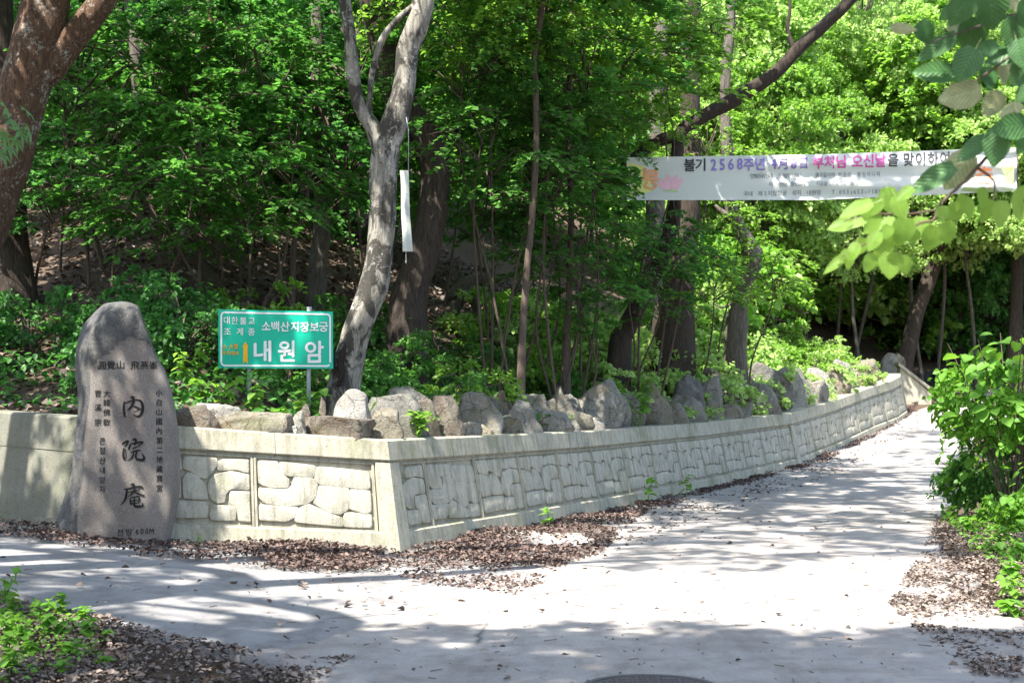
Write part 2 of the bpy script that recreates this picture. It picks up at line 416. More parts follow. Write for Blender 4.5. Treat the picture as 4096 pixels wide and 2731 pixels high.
def sweep(name, s0, s1, prof, m, parent, step=.2, jit=0):
    ss = [s0] + [p[5] for p in PATH if s0 + .01 < p[5] < s1 - .01] + [s1]; n = len(prof); V = []; Fs = []
    for s in ss:
        for e, hh in prof:
            if jit: e += jit * noise.noise((s * 9, hh * 9, e))
            V.append(wpt(s, e, hh))
    for j in range(len(ss) - 1):
        for k in range(n):
            a = j * n + k; b_ = j * n + (k + 1) % n; Fs.append((a, a + n, b_ + n, b_))
    Fs.append(tuple(range(n))); Fs.append(tuple(range((len(ss) - 1) * n + n - 1, (len(ss) - 1) * n - 1, -1)))
    return mobj(name, V, Fs, m, parent, smooth=False)
wall = tag(empty('retaining_wall', (WP[5][0], WP[5][1], 0)), 'pale concrete retaining wall moulded with rounded stone shapes along the road', 'wall')
def keep_world(o, par):
    o.parent = par; o.matrix_parent_inverse = Matrix.Translation(-Vector(par.location)); return o
def part(o): return keep_world(o, wall)
# backing body, plinth
part(sweep('backing', 0, SEND, [(-.30, .225), (-.048, .225), (-.048, .92), (-.048, 1.6), (-.6, 1.6)], M['joint'], None))
part(sweep('plinth', 0, SEND - .02, [(-.2, .905), (-.016, .905), (-.003, .918), (-.003, 1.58), (-.2, 1.58)], M['wall'], None, jit=.006))
s = 0.; k = 0
while s < SEND - .3:                                   # coping cast in lengths
    e = min(s + [1.08, 1.13, 1.25, 1.3][k % 4], SEND)
    if s < SC < e: e = SC + .11
    if SEND - e < .5: e = SEND
    part(sweep('coping', s + .003, e - .003, [(-.30, .0), (-.006, 0), (.012, .016), (.012, .2), (.004, .212), (-.034, .214), (-.034, .24), (-.26, .24)], M['wall'], None, jit=.005))
    s = e; k += 1
def pier(s0, s1, e=.004):
    part(sweep('pier', s0, s1, [(-.2, .232), (e, .232), (e, 1.57), (-.2, 1.57)], M['wall'], None, jit=.006))
pier(SC - .13, SC + .16); pier(SC + 15.55, SC + 15.85); pier(SEND - .22, SEND - .001)
ZA = [[(780,745),(950,752),(968,860),(1050,905),(1042,995),(880,1002),(780,962)], [(985,755),(1305,780),(1288,882),(1060,882),(988,850)],
      [(1330,785),(1812,808),(1815,950),(1765,972),(1345,945),(1302,895)],
      [(1085,898),(1260,892),(1315,960),(1292,1072),(1200,1140),(1000,1172),(830,1142),(773,1090),(778,1015),(1025,1022),(1066,985)],
      [(1345,962),(1600,968),(1622,1060),(1592,1170),(1510,1222),(1420,1208),(1282,1120),(1318,1075)],
      [(1642,982),(1812,988),(1818,1180),(1742,1207),(1615,1160),(1618,1090)], [(775,1168),(1130,1178),(1090,1262),(1000,1308),(778,1300),(760,1262)],
      [(1240,1140),(1400,1218),(1548,1246),(1542,1338),(1095,1306),(1142,1195)], [(1570,1205),(1812,1216),(1818,1352),(1558,1336)]]
ZA = [[((x - 755) / 1085, (y - 738) / 622) for x, y in q] for q in ZA]
ZB = [[(.03,.03),(.25,.03),(.27,.2),(.2,.27),(.05,.22)], [(.30,.03),(.62,.03),(.63,.15),(.50,.34),(.43,.30),(.35,.22),(.29,.2)],
      [(.70,.05),(.95,.03),(.97,.07),(.97,.22),(.82,.18),(.64,.2),(.65,.1)], [(.03,.28),(.14,.27),(.25,.36),(.255,.63),(.04,.65)],
      [(.285,.36),(.35,.27),(.43,.33),(.50,.45),(.525,.64),(.29,.64)],
      [(.62,.28),(.75,.22),(.95,.26),(.97,.38),(.95,.47),(.76,.46),(.72,.55),(.71,.67),(.64,.69),(.57,.64),(.54,.5),(.55,.38)],
      [(.77,.52),(.95,.51),(.97,.57),(.97,.91),(.95,.94),(.84,.93),(.83,.79),(.76,.70),(.755,.59)], [(.57,.73),(.79,.745),(.805,.82),(.79,.935),(.56,.935),(.55,.84)],
      [(.04,.70),(.51,.685),(.525,.9),(.05,.935)]]
def chaikin(q, it=2):
    n = len(q); cx = sum(x for x, y in q) / n; cy_ = sum(y for x, y in q) / n
    q = [(x + .014 * (1 if x > cx else -1), y + .018 * (1 if y > cy_ else -1)) for x, y in q]; q = [(min(.985, max(.015, x)), min(.975, max(.02, y))) for x, y in q]
    for _ in range(it):
        o = []; f = .10 if _ == 0 else .25
        for a, b_ in zip(q, q[1:] + q[:1]):
            o += [(a[0] * (1 - f) + b_[0] * f, a[1] * (1 - f) + b_[1] * f), (a[0] * f + b_[0] * (1 - f), a[1] * f + b_[1] * (1 - f))]
        q = o
    return q
PH0, PH1 = .262, .895
def panel(s0, w, shapes, near, u0=0., flip=False):
    f = MB(); ul = 1 - u0
    def strip(a, b_, h0, h1, e1):
        n = max(1, int((b_ - a) / .2)); vs_ = []
        for j in range(n + 1):
            s = a + (b_ - a) * j / n
            vs_ += [wpt(s, -.06, h0), wpt(s, e1, h0), wpt(s, e1, h1), wpt(s, -.06, h1)]
        fs = []
        for j in range(n):
            for k in range(4): fs.append((j * 4 + k, j * 4 + 4 + k, j * 4 + 4 + (k + 1) % 4, j * 4 + (k + 1) % 4))
        fs += [(0, 1, 2, 3), (n * 4 + 3, n * 4 + 2, n * 4 + 1, n * 4)]; f.add(vs_, fs)
    ww = w * ul
    strip(s0 + .004, s0 + .026, .2415, .9035, -.016); strip(s0 + ww - .024, s0 + ww - .004, .2415, .9035, -.02)
    strip(s0 + .027, s0 + ww - .025, .2415, .256, -.022); strip(s0 + .027, s0 + ww - .025, .893, .9035, -.024)
    po = part(f.obj('panel', M['wall'], None, False))
    for q in shapes:
        if u0 and min(x for x, y in q) < u0: continue
        q2 = chaikin(q, 2 if near else 1); n = len(q2)
        cx = sum(x for x, y in q2) / n; cy_ = sum(y for x, y in q2) / n
        def pt(x, y, e):
            return wpt(s0 + .024 + (x - u0) / ul * (ww - .048), e, PH0 + (PH1 - PH0) * y)
        V = []; dz = rnd.uniform(-.002, .002)
        for k_, (e, ins) in enumerate(((-.05, -.001), (-.027 + dz, 0), (-.021 + dz, .005), (-.019 + dz, .016))):
            for x, y in q2:
                dx, dy = cx - x, cy_ - y; L = math.hypot(dx * w, dy * .63) + 1e-6
                V.append(pt(x + dx * min(.4, ins / L), y + dy * min(.4, ins / L), e))
        Fs = []
        for r in range(3):
            for k_ in range(n): Fs.append((r * n + k_, r * n + (k_ + 1) % n, (r + 1) * n + (k_ + 1) % n, (r + 1) * n + k_))
        Fs.append(tuple(range(3 * n, 4 * n)))
        keep_world(mobj('stone', V, Fs, M['stone'], None), po)
panel(SC - .13 - 1.21, 1.2, ZA, True)
panel(SC - .13 - 1.21 - .92, .92, [[(min(.97, max(.03, (x - .04) / .93)), y) for x, y in q] for q in ZB], True)
s = SC + .17
panel(s, 1.16, ZB, True, .53); s += 1.16 * .47
panel(s, 1.16, ZA, True); s += 1.16
i = 0
while s + 1.1 < SEND - .25:
    w = 1.16
    if s < SC + 15.55 < s + w + .35: w = SC + 15.55 - s
    if w > .5: panel(s, w, ZB, i < 4)
    s += w; i += 1
    if abs(s - (SC + 15.55)) < .05: s = SC + 15.86
# plain wall left of the monument and the wing wall at the far end
pw = tag(empty('plain_wall', (-5, 14.2, 0)), 'low plain grey cast concrete wall beside the inscribed standing stone', 'wall')
save = PATH, PA
PATH = wpath(1, 4); PA = np.array(PATH); E2 = PATH[-1][5]; BAT = .12
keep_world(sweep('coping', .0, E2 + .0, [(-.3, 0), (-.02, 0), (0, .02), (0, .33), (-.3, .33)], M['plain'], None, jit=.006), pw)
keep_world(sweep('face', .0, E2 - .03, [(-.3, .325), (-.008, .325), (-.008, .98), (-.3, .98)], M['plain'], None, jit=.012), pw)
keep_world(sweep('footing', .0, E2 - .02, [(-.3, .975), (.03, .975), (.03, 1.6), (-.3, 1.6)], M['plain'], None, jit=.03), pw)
PATH, PA = save; BAT = .19
ww_ = tag(empty('wing_wall', (10.6, 38.6, 1.2)), 'short sloping concrete wing wall beyond the curved end of the stone patterned wall', 'wall')
def prism(pts, y0, y1, dx=0):
    n = len(pts); V = [(x, y0 + dx * i_, z) for i_, (x, z) in enumerate(pts)] + [(x, y1 + dx * i_, z) for i_, (x, z) in enumerate(pts)]
    return V, [tuple(range(n))[::-1], tuple(range(n, 2 * n))] + [(k, (k + 1) % n, (k + 1) % n + n, k + n) for k in range(n)]
a = P(3600, 1448, 38.6); b_ = P(3725, 1556, 38.6)
V, Fs = prism([(a.x, .6), (b_.x, .6), (b_.x, b_.z - .12), (a.x, a.z - .12)], 38.6, 38.9); keep_world(mobj('face', V, Fs, M['wall'], None, False), ww_)
V, Fs = prism([(a.x - .05, a.z - .1), (b_.x + .04, b_.z - .1), (b_.x + .04, b_.z), (a.x - .05, a.z)], 38.55, 38.95); keep_world(mobj('coping', V, Fs, M['wall'], None, False), ww_)
# ------------------------------------------------------------------ lettering
TXT_ALL = '圓覺山飛燕峯曹溪宗大韓佛敎큰절산내암자小白國內第二地藏寶宮전방600M대한불교조계종소백산지장보궁내원암大형주차완비불기2568주년4月日부처님오신날을맞이하여봉축空無所有인데住이니子들허공이련중생아괴롭지말라제성국T.)-13심미히연월'
GL = {}
def glyphs(off):
    tmp = []
    for ch in sorted(set(TXT_ALL)):
        cu = bpy.data.curves.new('g', 'FONT'); cu.body = ch; cu.resolution_u = 3; cu.offset = off
        o = bpy.data.objects.new('g', cu); COL.objects.link(o); tmp.append((ch, o, cu))
    dg = bpy.context.evaluated_depsgraph_get(); out = {}
    for ch, o, cu in tmp:
        me = bpy.data.meshes.new_from_object(o.evaluated_get(dg))
        out[ch] = ([tuple(v.co) for v in me.vertices], [tuple(p.vertices) for p in me.polygons]); bpy.data.meshes.remove(me)
    for ch, o, cu in tmp: bpy.data.objects.remove(o); bpy.data.curves.remove(cu)
    return out
GL['r'] = glyphs(.0)
WT = {'r': [(0, 0)], 'm': [(-.013, 0), (.013, 0), (0, .012)], 'b': [(0, 0), (-.03, .0), (.03, .0), (0, -.026), (0, .026)]}
_v = GL['r']['國'][0]; GX0, GX1 = min(v[0] for v in _v), max(v[0] for v in _v); GY0, GY1 = min(v[1] for v in _v), max(v[1] for v in _v)
GCX, GCY, GW, GHt = (GX0 + GX1) / 2, (GY0 + GY1) / 2, GX1 - GX0, GY1 - GY0
def letters(items, fn, wt='r'):
    """items: (char, cx, cy, w, h) in any 2D frame with y down; fn maps (x, y) to 3D"""
    V = []; Fs = []
    for ch, cx, cy_, w, hh in items:
        if ch == ' ': continue
        vs_, fs = GL['r'][ch]
        xs = [v[0] for v in vs_]; gx = GCX if ord(ch) > 0x2000 else (min(xs) + max(xs)) / 2
        for j, (ox, oy) in enumerate(WT[wt]):           # heavier strokes from slightly shifted layers
            n = len(V)
            for x, y, z in vs_:
                p = fn(cx + ((x - gx) / GW + ox) * w, cy_ - ((y - GCY) / GHt + oy) * hh); V.append((p[0], p[1] - .0007 * j, p[2]))
            for f in fs: Fs.append(tuple(i + n for i in f))
    return V, Fs
def put_char(it, fn, wt, m, par):
    V, Fs = letters([it], fn, wt)
    if V: keep_world(mobj('character', V, Fs, m, None, False), par)
def row(txt, x0, x1, cy0, cy1, w, hh):
    n = len(txt); return [(ch, x0 + (x1 - x0) * i / max(1, n - 1), cy0 + (cy1 - cy0) * i / max(1, n - 1), w, hh) for i, ch in enumerate(txt)]

# ------------------------------------------------------------------ the inscribed standing stone
m, nt, b = mat('monument_granite'); co = coords(nt)
n1 = noi(nt, co, 2.6, 7, .65); n2 = noi(nt, co, 150, 2, .7); n3 = noi(nt, co, 14, 6, .7)
n4 = noi(nt, coords(nt, (1, 1, .3)), 3.0, 6, .7)
cut = mix(nt, ramp(nt, n1, [(.3, 0), (.7, 1)]), (.132, .112, .096), (.200, .178, .156))
cut = mix(nt, ramp(nt, n4, [(.5, 0), (.72, .6)]), cut, (.125, .085, .07))
cut = mix(nt, ramp(nt, n4, [(.25, .4), (.4, 0)]), cut, (.145, .138, .10))
raw = mix(nt, ramp(nt, n3, [(.35, 0), (.7, 1)]), (.038, .039, .040), (.098, .096, .090))
raw = mix(nt, ramp(nt, n1, [(.52, 0), (.7, .6)]), raw, (.15, .14, .095))
at = nd(nt, 'ShaderNodeAttribute', attribute_name='raw'); rw = ramp(nt, mix(nt, .14, at.outputs['Fac'], n3), [(.42, 0), (.56, 1)])
c = mix(nt, rw, cut, raw)
c = mix(nt, ramp(nt, n2, [(.36, .7), (.46, 0)]), c, (.05, .045, .045)); c = mix(nt, ramp(nt, n2, [(.58, 0), (.68, .6)]), c, (.38, .36, .34))
base(nt, b, c); b.inputs['Roughness'].default_value = .7
bp = bump(nt, b, n2, .18, .006); bump(nt, b, mix(nt, rw, (.5, .5, .5), n3), .6, .03, bp); M['monument'] = m
M['ink'] = m_plain('engraved_black', (.006, .006, .006), .8)
def MZ(x, y): return 200 + x * .66986, 1150 + y * .66986       # zoom frame to picture
SL = [(82, 425), (90, 345), (100, 318), (140, 270), (220, 198), (310, 166), (400, 151), (540, 150), (620, 165), (750, 165), (900, 150), (1100, 128), (1270, 76), (1420, 32), (1560, 20)]
SR = [(82, 430), (88, 480), (110, 530), (200, 562), (310, 600), (420, 642), (500, 690), (590, 720), (690, 742), (850, 766), (1000, 778), (1120, 777), (1250, 770), (1380, 748), (1490, 722), (1560, 712)]
SF = [(82, 428), (160, 330), (260, 262), (360, 236), (450, 240), (640, 242), (850, 212), (1100, 205), (1300, 170), (1420, 165), (1560, 165)]
SR2 = [(82, 430), (110, 505), (300, 585), (420, 625), (500, 665), (590, 690), (690, 700), (850, 715), (1000, 720), (1250, 715), (1400, 690), (1560, 668)]
MD = 12.95
def mplane(px, py, off=0.):
    z0 = P(px, py, MD).z; return P(px, py, MD + .045 * (z0 - .2) + off)
mon = tag(empty('inscribed_stone', (-3.9, 13.1, .15)), 'tall grey standing stone engraved with black vertical lettering at the wall', 'monument')
ys = [82.5, 86, 92, 100, 112, 128, 148, 172, 198] + list(np.arange(225, 1581, 27)); V = []; RAW = []; NR = 0
for y in ys:
    l, r, f, r2 = (lerp(y, t) for t in (SL, SR, SF, SR2)); nar = min(1., max(.0, (y - 82) / 70)) ** .5
    ring = [(l, .20), (l + (f - l) * .45, .085), (l + (f - l) * .8, .022), (f, .0)]
    K = 14
    for k in range(1, K): ring.append((f + (r2 - f) * k / K, 0.))
    ring += [(r2, .006), (r2 + (r - r2) * .6, .045), (r, .13), (r - 4, .26), (r - (r - l) * .15, .37), ((l + r) / 2, .43), (l + (r - l) * .15, .40), (l + 3, .30)]
    NR = len(ring)
    for k, (x, o) in enumerate(ring):
        edge = lerp(x, [(240, 470), (300, 425), (370, 380), (430, 315), (480, 296), (560, 318), (610, 350), (700, 380)])
        capf = sstep((edge - y) / 26 + .5) if 3 <= k <= 17 else 1.
        if k > 17: capf = sstep((430 - y) / 40)
        if k in (0, 1): capf = 1
        if k == 2: capf = .85
        if k == 3: capf = max(capf, .45)
        o2 = (.19 + (o - .19) * nar)
        if 3 <= k <= 18: o2 -= .028 * capf * min(1, nar)
        px, py = MZ(x, y); p = mplane(px, py, o2)
        d = noise.noise(p * 2.3) * .022 + noise.noise(p * 7) * .008
        sc_ = capf if 3 <= k <= 18 else 1.
        p.y += d * sc_; V.append(p); RAW.append(capf)
Fs = []
for j in range(len(ys) - 1):
    for k in range(NR):
        a = j * NR + k; b2 = j * NR + (k + 1) % NR; Fs.append((a, a + NR, b2 + NR, b2))
Fs.append(tuple(range(NR))); Fs.append(tuple(range((len(ys) - 1) * NR, len(ys) * NR))[::-1])
mo = keep_world(mobj('stone', V, Fs, M['monument'], None), mon)
at = mo.data.attributes.new('raw', 'FLOAT', 'POINT'); at.data.foreach_set('value', RAW)
def mfn(x, y, off=-.003):
    px, py = MZ(x, y); return mplane(px, py, off)
def mtext(items, wt='m'):
    for it in items: put_char((*it[:3], it[3] * 1.1, it[4] * 1.1), mfn, wt, M['ink'], mon)
mtext(row('圓覺山', 309, 421, 465, 463, 43, 43) + row('飛燕峯', 507, 618, 465, 465, 40, 42))
mtext([(ch, 287, yy, 33, 36) for ch, yy in zip('曹溪宗', (634, 717, 806))])
mtext([(ch, 339, yy, 34, 36) for ch, yy in zip('大韓佛敎', (633, 689, 746, 805))])
mtext([(ch, 314, yy, 32, 36) for ch, yy in zip('큰절산내암자', (917, 975, 1033, 1091, 1149, 1204))])
mtext([(ch, 651 + 3 * (i > 4), yy, 31, 35) for i, (ch, yy) in enumerate(zip('小白山國內第二地藏寶宮', (630, 687, 743, 799, 857, 914, 970, 1027, 1083, 1140, 1198)))])
mtext([('전', 421, 1462, 36, 36), ('방', 473, 1459, 36, 36)] + row('600M', 520, 607, 1455, 1452, 30, 38))
BR = [[(115,195,14),(108,240,20),(107,300,21),(115,360,20),(122,388,8)], [(122,217,9),(175,198,13),(215,182,10),(270,178,16),(312,195,24),(333,250,27),(330,310,29),(308,360,27),(275,378,19),(240,365,10),(213,345,3)],
      [(186,152,10),(215,145,25),(224,190,27),(206,240,24),(175,285,18),(143,306,5)], [(212,250,9),(250,264,19),(290,285,17),(314,286,5)], [(222,326,4),(262,308,8),(300,290,10)],
      [(80,712,8),(115,692,20),(150,672,17),(168,674,8)], [(162,678,11),(140,718,15),(113,738,11)], [(104,758,13),(100,830,21),(108,880,25),(126,908,9)], [(122,765,7),(131,830,9),(132,882,6)],
      [(207,660,10),(243,654,24),(250,690,20),(228,722,13)], [(191,700,9),(176,740,18),(163,778,12)], [(195,706,9),(260,695,14),(312,684,19),(347,690,7)], [(336,694,13),(278,732,11)],
      [(208,772,7),(240,752,14),(287,740,5)], [(188,811,7),(220,801,13),(270,786,15),(312,786,5)], [(226,803,12),(215,850,15),(186,890,13),(148,907,4)],
      [(264,795,13),(250,850,17),(260,890,21),(300,900,25),(338,900,27),(350,870,21),(323,820,5)],
      [(186,1202,10),(220,1195,25),(232,1234,21)], [(108,1256,9),(170,1246,15),(250,1226,17),(312,1226,23),(344,1247,7)], [(142,1258,15),(136,1320,21),(115,1390,17),(62,1446,4)],
      [(158,1291,7),(230,1280,15),(302,1260,7)], [(242,1240,9),(221,1290,17),(163,1342,7)], [(240,1290,9),(290,1310,17),(357,1336,15)],
      [(180,1358,7),(185,1400,15),(196,1442,15)], [(178,1360,8),(240,1346,13),(288,1342,14),(290,1390,13),(280,1422,7)], [(193,1396,8),(282,1386,9)], [(200,1426,8),(280,1419,9)],
      [(235,1350,12),(230,1420,15),(242,1460,20),(290,1462,24),(334,1450,19),(324,1412,5)]]
mb = MB(); dp = 0
for bi, st in enumerate(BR):
    if bi in (5, 17): keep_world(mb.obj('brush_character', M['ink'], None, False), mon); mb = MB()
    st = spline(st, 5); L, Rr = [], []; dp += .00025
    for i, (x, y, w) in enumerate(st):
        q0, q1 = st[max(0, i - 1)], st[min(len(st) - 1, i + 1)]; tx, ty = q1[0] - q0[0], q1[1] - q0[1]; n = math.hypot(tx, ty) + 1e-6
        for lst, sg in ((L, 1), (Rr, -1)):
            ax, ay = x - sg * ty / n * w / 2 * 1.3, y + sg * tx / n * w / 2 * 1.3
            lst.append(mplane(460 + ax * .33149, 1540 + ay * .33149, -.003 - dp))
    n = len(st); mb.add(L + Rr, [(i, i + 1, n + i + 1, n + i) for i in range(n - 1)])
keep_world(mb.obj('brush_character', M['ink'], None, False), mon)

# ------------------------------------------------------------------ the green direction sign
M['sg'] = m_plain('sign_green', (.0, .40, .255), .45, .4); M['sw'] = m_plain('sign_white', (.72, .72, .70), .5); M['sy'] = m_plain('sign_yellow', (.78, .40, .01), .5)
M['galv'] = m_plain('galvanised_steel', (.33, .34, .36), .45, .5)
SD = 15.3
def SZ(x, y): return 840 + x * .29335, 1200 + y * .29335
def sfn(x, y, off=0.): return P(*SZ(x, y), SD + off)
p0 = P(1116, 1640, SD)
sg = tag(empty('direction_sign', (p0.x, SD, H(p0.x, SD))), 'green metal direction sign with white Korean lettering on two posts', 'sign')
mb = MB(); n = 14
co4 = [(112, 128), (1676, 158), (1680, 935), (116, 926)]
vs_ = [sfn(x, y, 0) for x, y in co4] + [sfn(x, y, .025) for x, y in co4]
mb.add(vs_, [(3, 2, 1, 0), (4, 5, 6, 7)] + [(k, (k + 1) % 4, (k + 1) % 4 + 4, k + 4) for k in range(4)])
keep_world(mb.obj('board', M['sg'], None, False), sg)
def ring_path(pts, w):
    L = []; Rr = []; n = len(pts)
    for i in range(n):
        q0, q1 = pts[max(0, i - 1)], pts[min(n - 1, i + 1)]; tx, ty = q1[0] - q0[0], q1[1] - q0[1]; d = math.hypot(tx, ty)
        L.append(sfn(pts[i][0] - ty / d * w / 2, pts[i][1] + tx / d * w / 2, -.004)); Rr.append(sfn(pts[i][0] + ty / d * w / 2, pts[i][1] - tx / d * w / 2, -.004))
    return L + Rr, [(i, i + 1, n + i + 1, n + i) for i in range(n - 1)]
def arc(cx, cy_, r, a0, a1): return [(cx + r * math.cos(R(a0 + (a1 - a0) * k / 8)), cy_ + r * math.sin(R(a0 + (a1 - a0) * k / 8))) for k in range(9)]
path = [(1640, 850), (1638, 500)] + arc(1592, 240, 46, 0, -90) + [(900, 182)] + arc(200, 214, 46, -90, -180) + [(154, 500)] + arc(204, 842, 50, 180, 90) + [(900, 894)] + arc(1592, 858, 40, 90, 30)
mb = MB(); mb.add(*ring_path(path, 23)); keep_world(mb.obj('border', M['sw'], None, False), sg)
def stext(items, wt, m='sw'):
    for it in items: put_char(it, lambda x, y: sfn(x, y, -.004), wt, M[m], sg)
stext([(ch, xx, yy, 92, 98) for ch, xx, yy in zip('대한불교', (234, 340, 457, 570), (278, 282, 285, 288))] + [(ch, xx, yy, 96, 98) for ch, xx, yy in zip('조계종', (243, 415, 570), (432, 432, 434))], 'm')
stext([(ch, xx, yy, 118, 128) for ch, xx, yy in zip('소백산지장보궁', (772, 897, 1028, 1166, 1298, 1430, 1556), (360, 362, 364, 366, 368, 368, 366))], 'b')
stext([('내', 730, 702, 262, 272), ('원', 1062, 704, 240, 276), ('암', 1432, 712, 250, 284)], 'b')
stext([('小', 198, 640, 52, 60), ('.', 247, 655, 60, 70), ('大', 290, 638, 52, 60), ('형', 355, 630, 58, 70)], 'b', 'sy')
stext([('주', 196, 722, 54, 56), ('차', 262, 724, 54, 56), ('완', 322, 724, 52, 56), ('비', 374, 726, 46, 52)], 'b', 'sy')
ar = [(482, 568), (524, 634), (512, 634), (514, 868), (484, 832), (452, 868), (455, 634), (440, 634)]
V = [sfn(x, y, -.004) for x, y in ar]; keep_world(mobj('arrow', V, [(0, 1, 2, 6, 7), (2, 3, 4, 5, 6)], M['sy'], None, False), sg)
for x in (538, 1348):
    q = sfn(x, 700, .052); zb = H(q.x, q.y) - .25; t = sfn(1292 if x > 900 else x, 112 if x > 900 else 200, .052)
    mb = MB(); mb.tube([(q.x, q.y, zb, .024), (q.x, q.y, t.z, .024)], 12); po_ = keep_world(mb.obj('post', M['galv'], None), sg)
    if x > 900: mb = MB(); mb.tube([(q.x, q.y, t.z, .027), (q.x, q.y, t.z + .012, .027)], 12); keep_world(mb.obj('post_cap', M['sw'], None), po_)

# ------------------------------------------------------------------ the banner over the road
m, nt, b = mat('banner_cloth'); b.inputs['Base Color'].default_value = (.82, .82, .78, 1)
tr = nd(nt, 'ShaderNodeBsdfTranslucent'); tr.inputs[0].default_value = (.82, .84, .74, 1); mx = nd(nt, 'ShaderNodeMixShader'); mx.inputs[0].default_value = .4
nt.links.new(b.outputs[0], mx.inputs[1]); nt.links.new(tr.outputs[0], mx.inputs[2]); nt.links.new(mx.outputs[0], nt.nodes['Material Output'].inputs[0]); M['cloth'] = m
for nme, c in (('bk', (.05, .05, .06)), ('pu', (.27, .20, .52)), ('pk', (.66, .10, .36)), ('or', (.80, .38, .20)), ('gy', (.20, .21, .24)), ('ye', (.74, .74, .24)), ('gr', (.42, .60, .26)), ('lp', (.80, .48, .53))): M['b_' + nme] = m_plain('banner_' + nme, c, .8)
BD = 22.0
def bsurf(px, py, off=0.):
    u = (px - 2505) / 1560; fold = .05 * math.sin((py - 600) * .075 + .6 * math.sin(u * 3)) * sstep((u - .25) * 4) + .10 * math.sin(u * math.pi) + .03 * noise.noise((u * 9, py * .01, 0)) + .03 * math.sin(u * 40 + py * .05) * (math.exp(-u * 9) + math.exp(-(1 - u) * 9))
    return P(px, py, BD + fold + off)
def btop(px): return lerp(px, [(2505, 630), (3280, 618), (4068, 590)])
def bbot(px): return lerp(px, [(2505, 801), (3280, 800), (4068, 764)])
bn = tag(empty('banner', P(3280, 800, BD)), 'long off white cloth festival banner stretched high over the road', 'banner')
NX, NY = 80, 14
def bpatch(x0, x1, v0, v1, m, name, off, nx=NX, ny=NY):
    V = []
    for j in range(ny + 1):
        for i in range(nx + 1):
            px = x0 + (x1 - x0) * i / nx; v = v0 + (v1 - v0) * j / ny; V.append(bsurf(px, btop(px) + (bbot(px) - btop(px)) * v, off))
    w = nx + 1
    return keep_world(mobj(name, V, [(j * w + i, j * w + i + 1, (j + 1) * w + i + 1, (j + 1) * w + i) for j in range(ny) for i in range(nx)], m, None), bn)
bpatch(2505, 4068, 0, 1, M['cloth'], 'cloth', 0)
def BZ(x, y): return 2450 + x * .69983, 560 + y * .7
def bpoly(pts, m, name, off=-.006):
    n = len(pts); cx = sum(p[0] for p in pts) / n; cy_ = sum(p[1] for p in pts) / n
    V = [bsurf(*BZ(x, y), off) for x, y in pts] + [bsurf(*BZ((x + cx) / 2, (y + cy_) / 2), off) for x, y in pts] + [bsurf(*BZ(cx, cy_), off)]
    return keep_world(mobj(name, V, [(i, (i + 1) % n, n + (i + 1) % n, n + i) for i in range(n)] + [(n + i, n + (i + 1) % n, 2 * n) for i in range(n)], M[m], None), bn)
bpoly([(84, 130), (180, 150), (205, 200), (230, 290), (170, 312), (86, 325)], 'b_ye', 'yellow_print')
bpoly([(2195, 110), (2240, 200), (2225, 300), (2290, 292), (2296, 150), (2250, 130)], 'b_gr', 'green_print'); bpoly([(2245, 120), (2302, 122), (2294, 180), (2262, 170)], 'b_ye', 'yellow_print')
bpoly([(1990, 290), (2010, 270), (2190, 278), (2215, 296), (2100, 303)], 'b_gr', 'green_print')
for i, q in enumerate(([(268, 215), (300, 240), (310, 285), (280, 282), (262, 250)], [(310, 195), (335, 215), (340, 285), (310, 288), (296, 240)], [(372, 195), (378, 250), (350, 284), (335, 270), (345, 215)], [(402, 215), (400, 250), (362, 290), (352, 275), (375, 230)])): bpoly(q, 'b_lp', 'lotus_petal', -.007 - .001 * i)
bpoly([(280, 290), (330, 284), (370, 288), (372, 300), (320, 294)], 'b_gr', 'lotus_leaf', -.0125)
def btext(items, m, wt='b', off=-.014):
    fn = lambda x, y: bsurf(*BZ(x, y), off)
    if wt == 'b':
        for it in items: put_char(it, fn, wt, M[m], bn)
    else:
        V, Fs = letters(items, fn, wt); keep_world(mobj('small_lettering', V, Fs, M[m], None, False), bn)['kind'] = 'stuff'
btext([('봉', 222, 222, 102, 118)], 'b_or'); btext([('축', 2130, 215, 108, 112)], 'b_or')
btext(row('불기', 444, 508, 145, 143, 62, 68), 'b_bk')
btext(row('2568', 578, 728, 141, 136, 58, 78) + row('주년', 782, 846, 142, 139, 60, 68) + [('4', 922, 134, 56, 78), ('月', 978, 136, 58, 66), ('8', 1036, 132, 58, 78), ('日', 1092, 132, 54, 66)], 'b_pu')
btext(row('부처님', 1180, 1310, 130, 126, 62, 70) + row('오신날', 1402, 1534, 124, 119, 62, 72), 'b_pk')
btext([('을', 1606, 117, 60, 70)] + row('맞이하여', 1694, 1904, 113, 107, 60, 72), 'b_bk')
btext(row('空無所有인데', 798, 906, 207, 206, 20, 27) + row('空無所住이니', 962, 1070, 206, 205, 20, 27) + row('佛子들이여', 1170, 1262, 202, 200, 20, 27) + row('허공이 불심이니라', 1300, 1520, 200, 195, 20, 27), 'b_gy', 'm')
btext(row('이 미련한 중생들아', 906, 1092, 254, 252, 22, 26) + row('허공을 괴롭히지 말라', 1176, 1392, 250, 246, 21, 26), 'b_gy', 'm')
btext(row('국내 제2지장보궁 성지 내원암', 762, 1180, 308, 300, 26, 28) + row('T.053)653-1180', 1262, 1528, 298, 294, 23, 30), 'b_gy', 'm')
for px, dy in ((2503, 40), (4070, 0)):
    a = P(px, btop(px) - 6, BD); b_ = P(px, bbot(px) + dy, BD); mb = MB(); mb.tube([(*a, .014), (*b_, .014)], 6); keep_world(mb.obj('end_stick', M['twig'], None), bn)
M['rope'] = m_plain('rope', (.35, .33, .28), .9)
ROPE_L = P(2430, 640, 22.2); ROPE_R = P(4290, 585, 22.2)
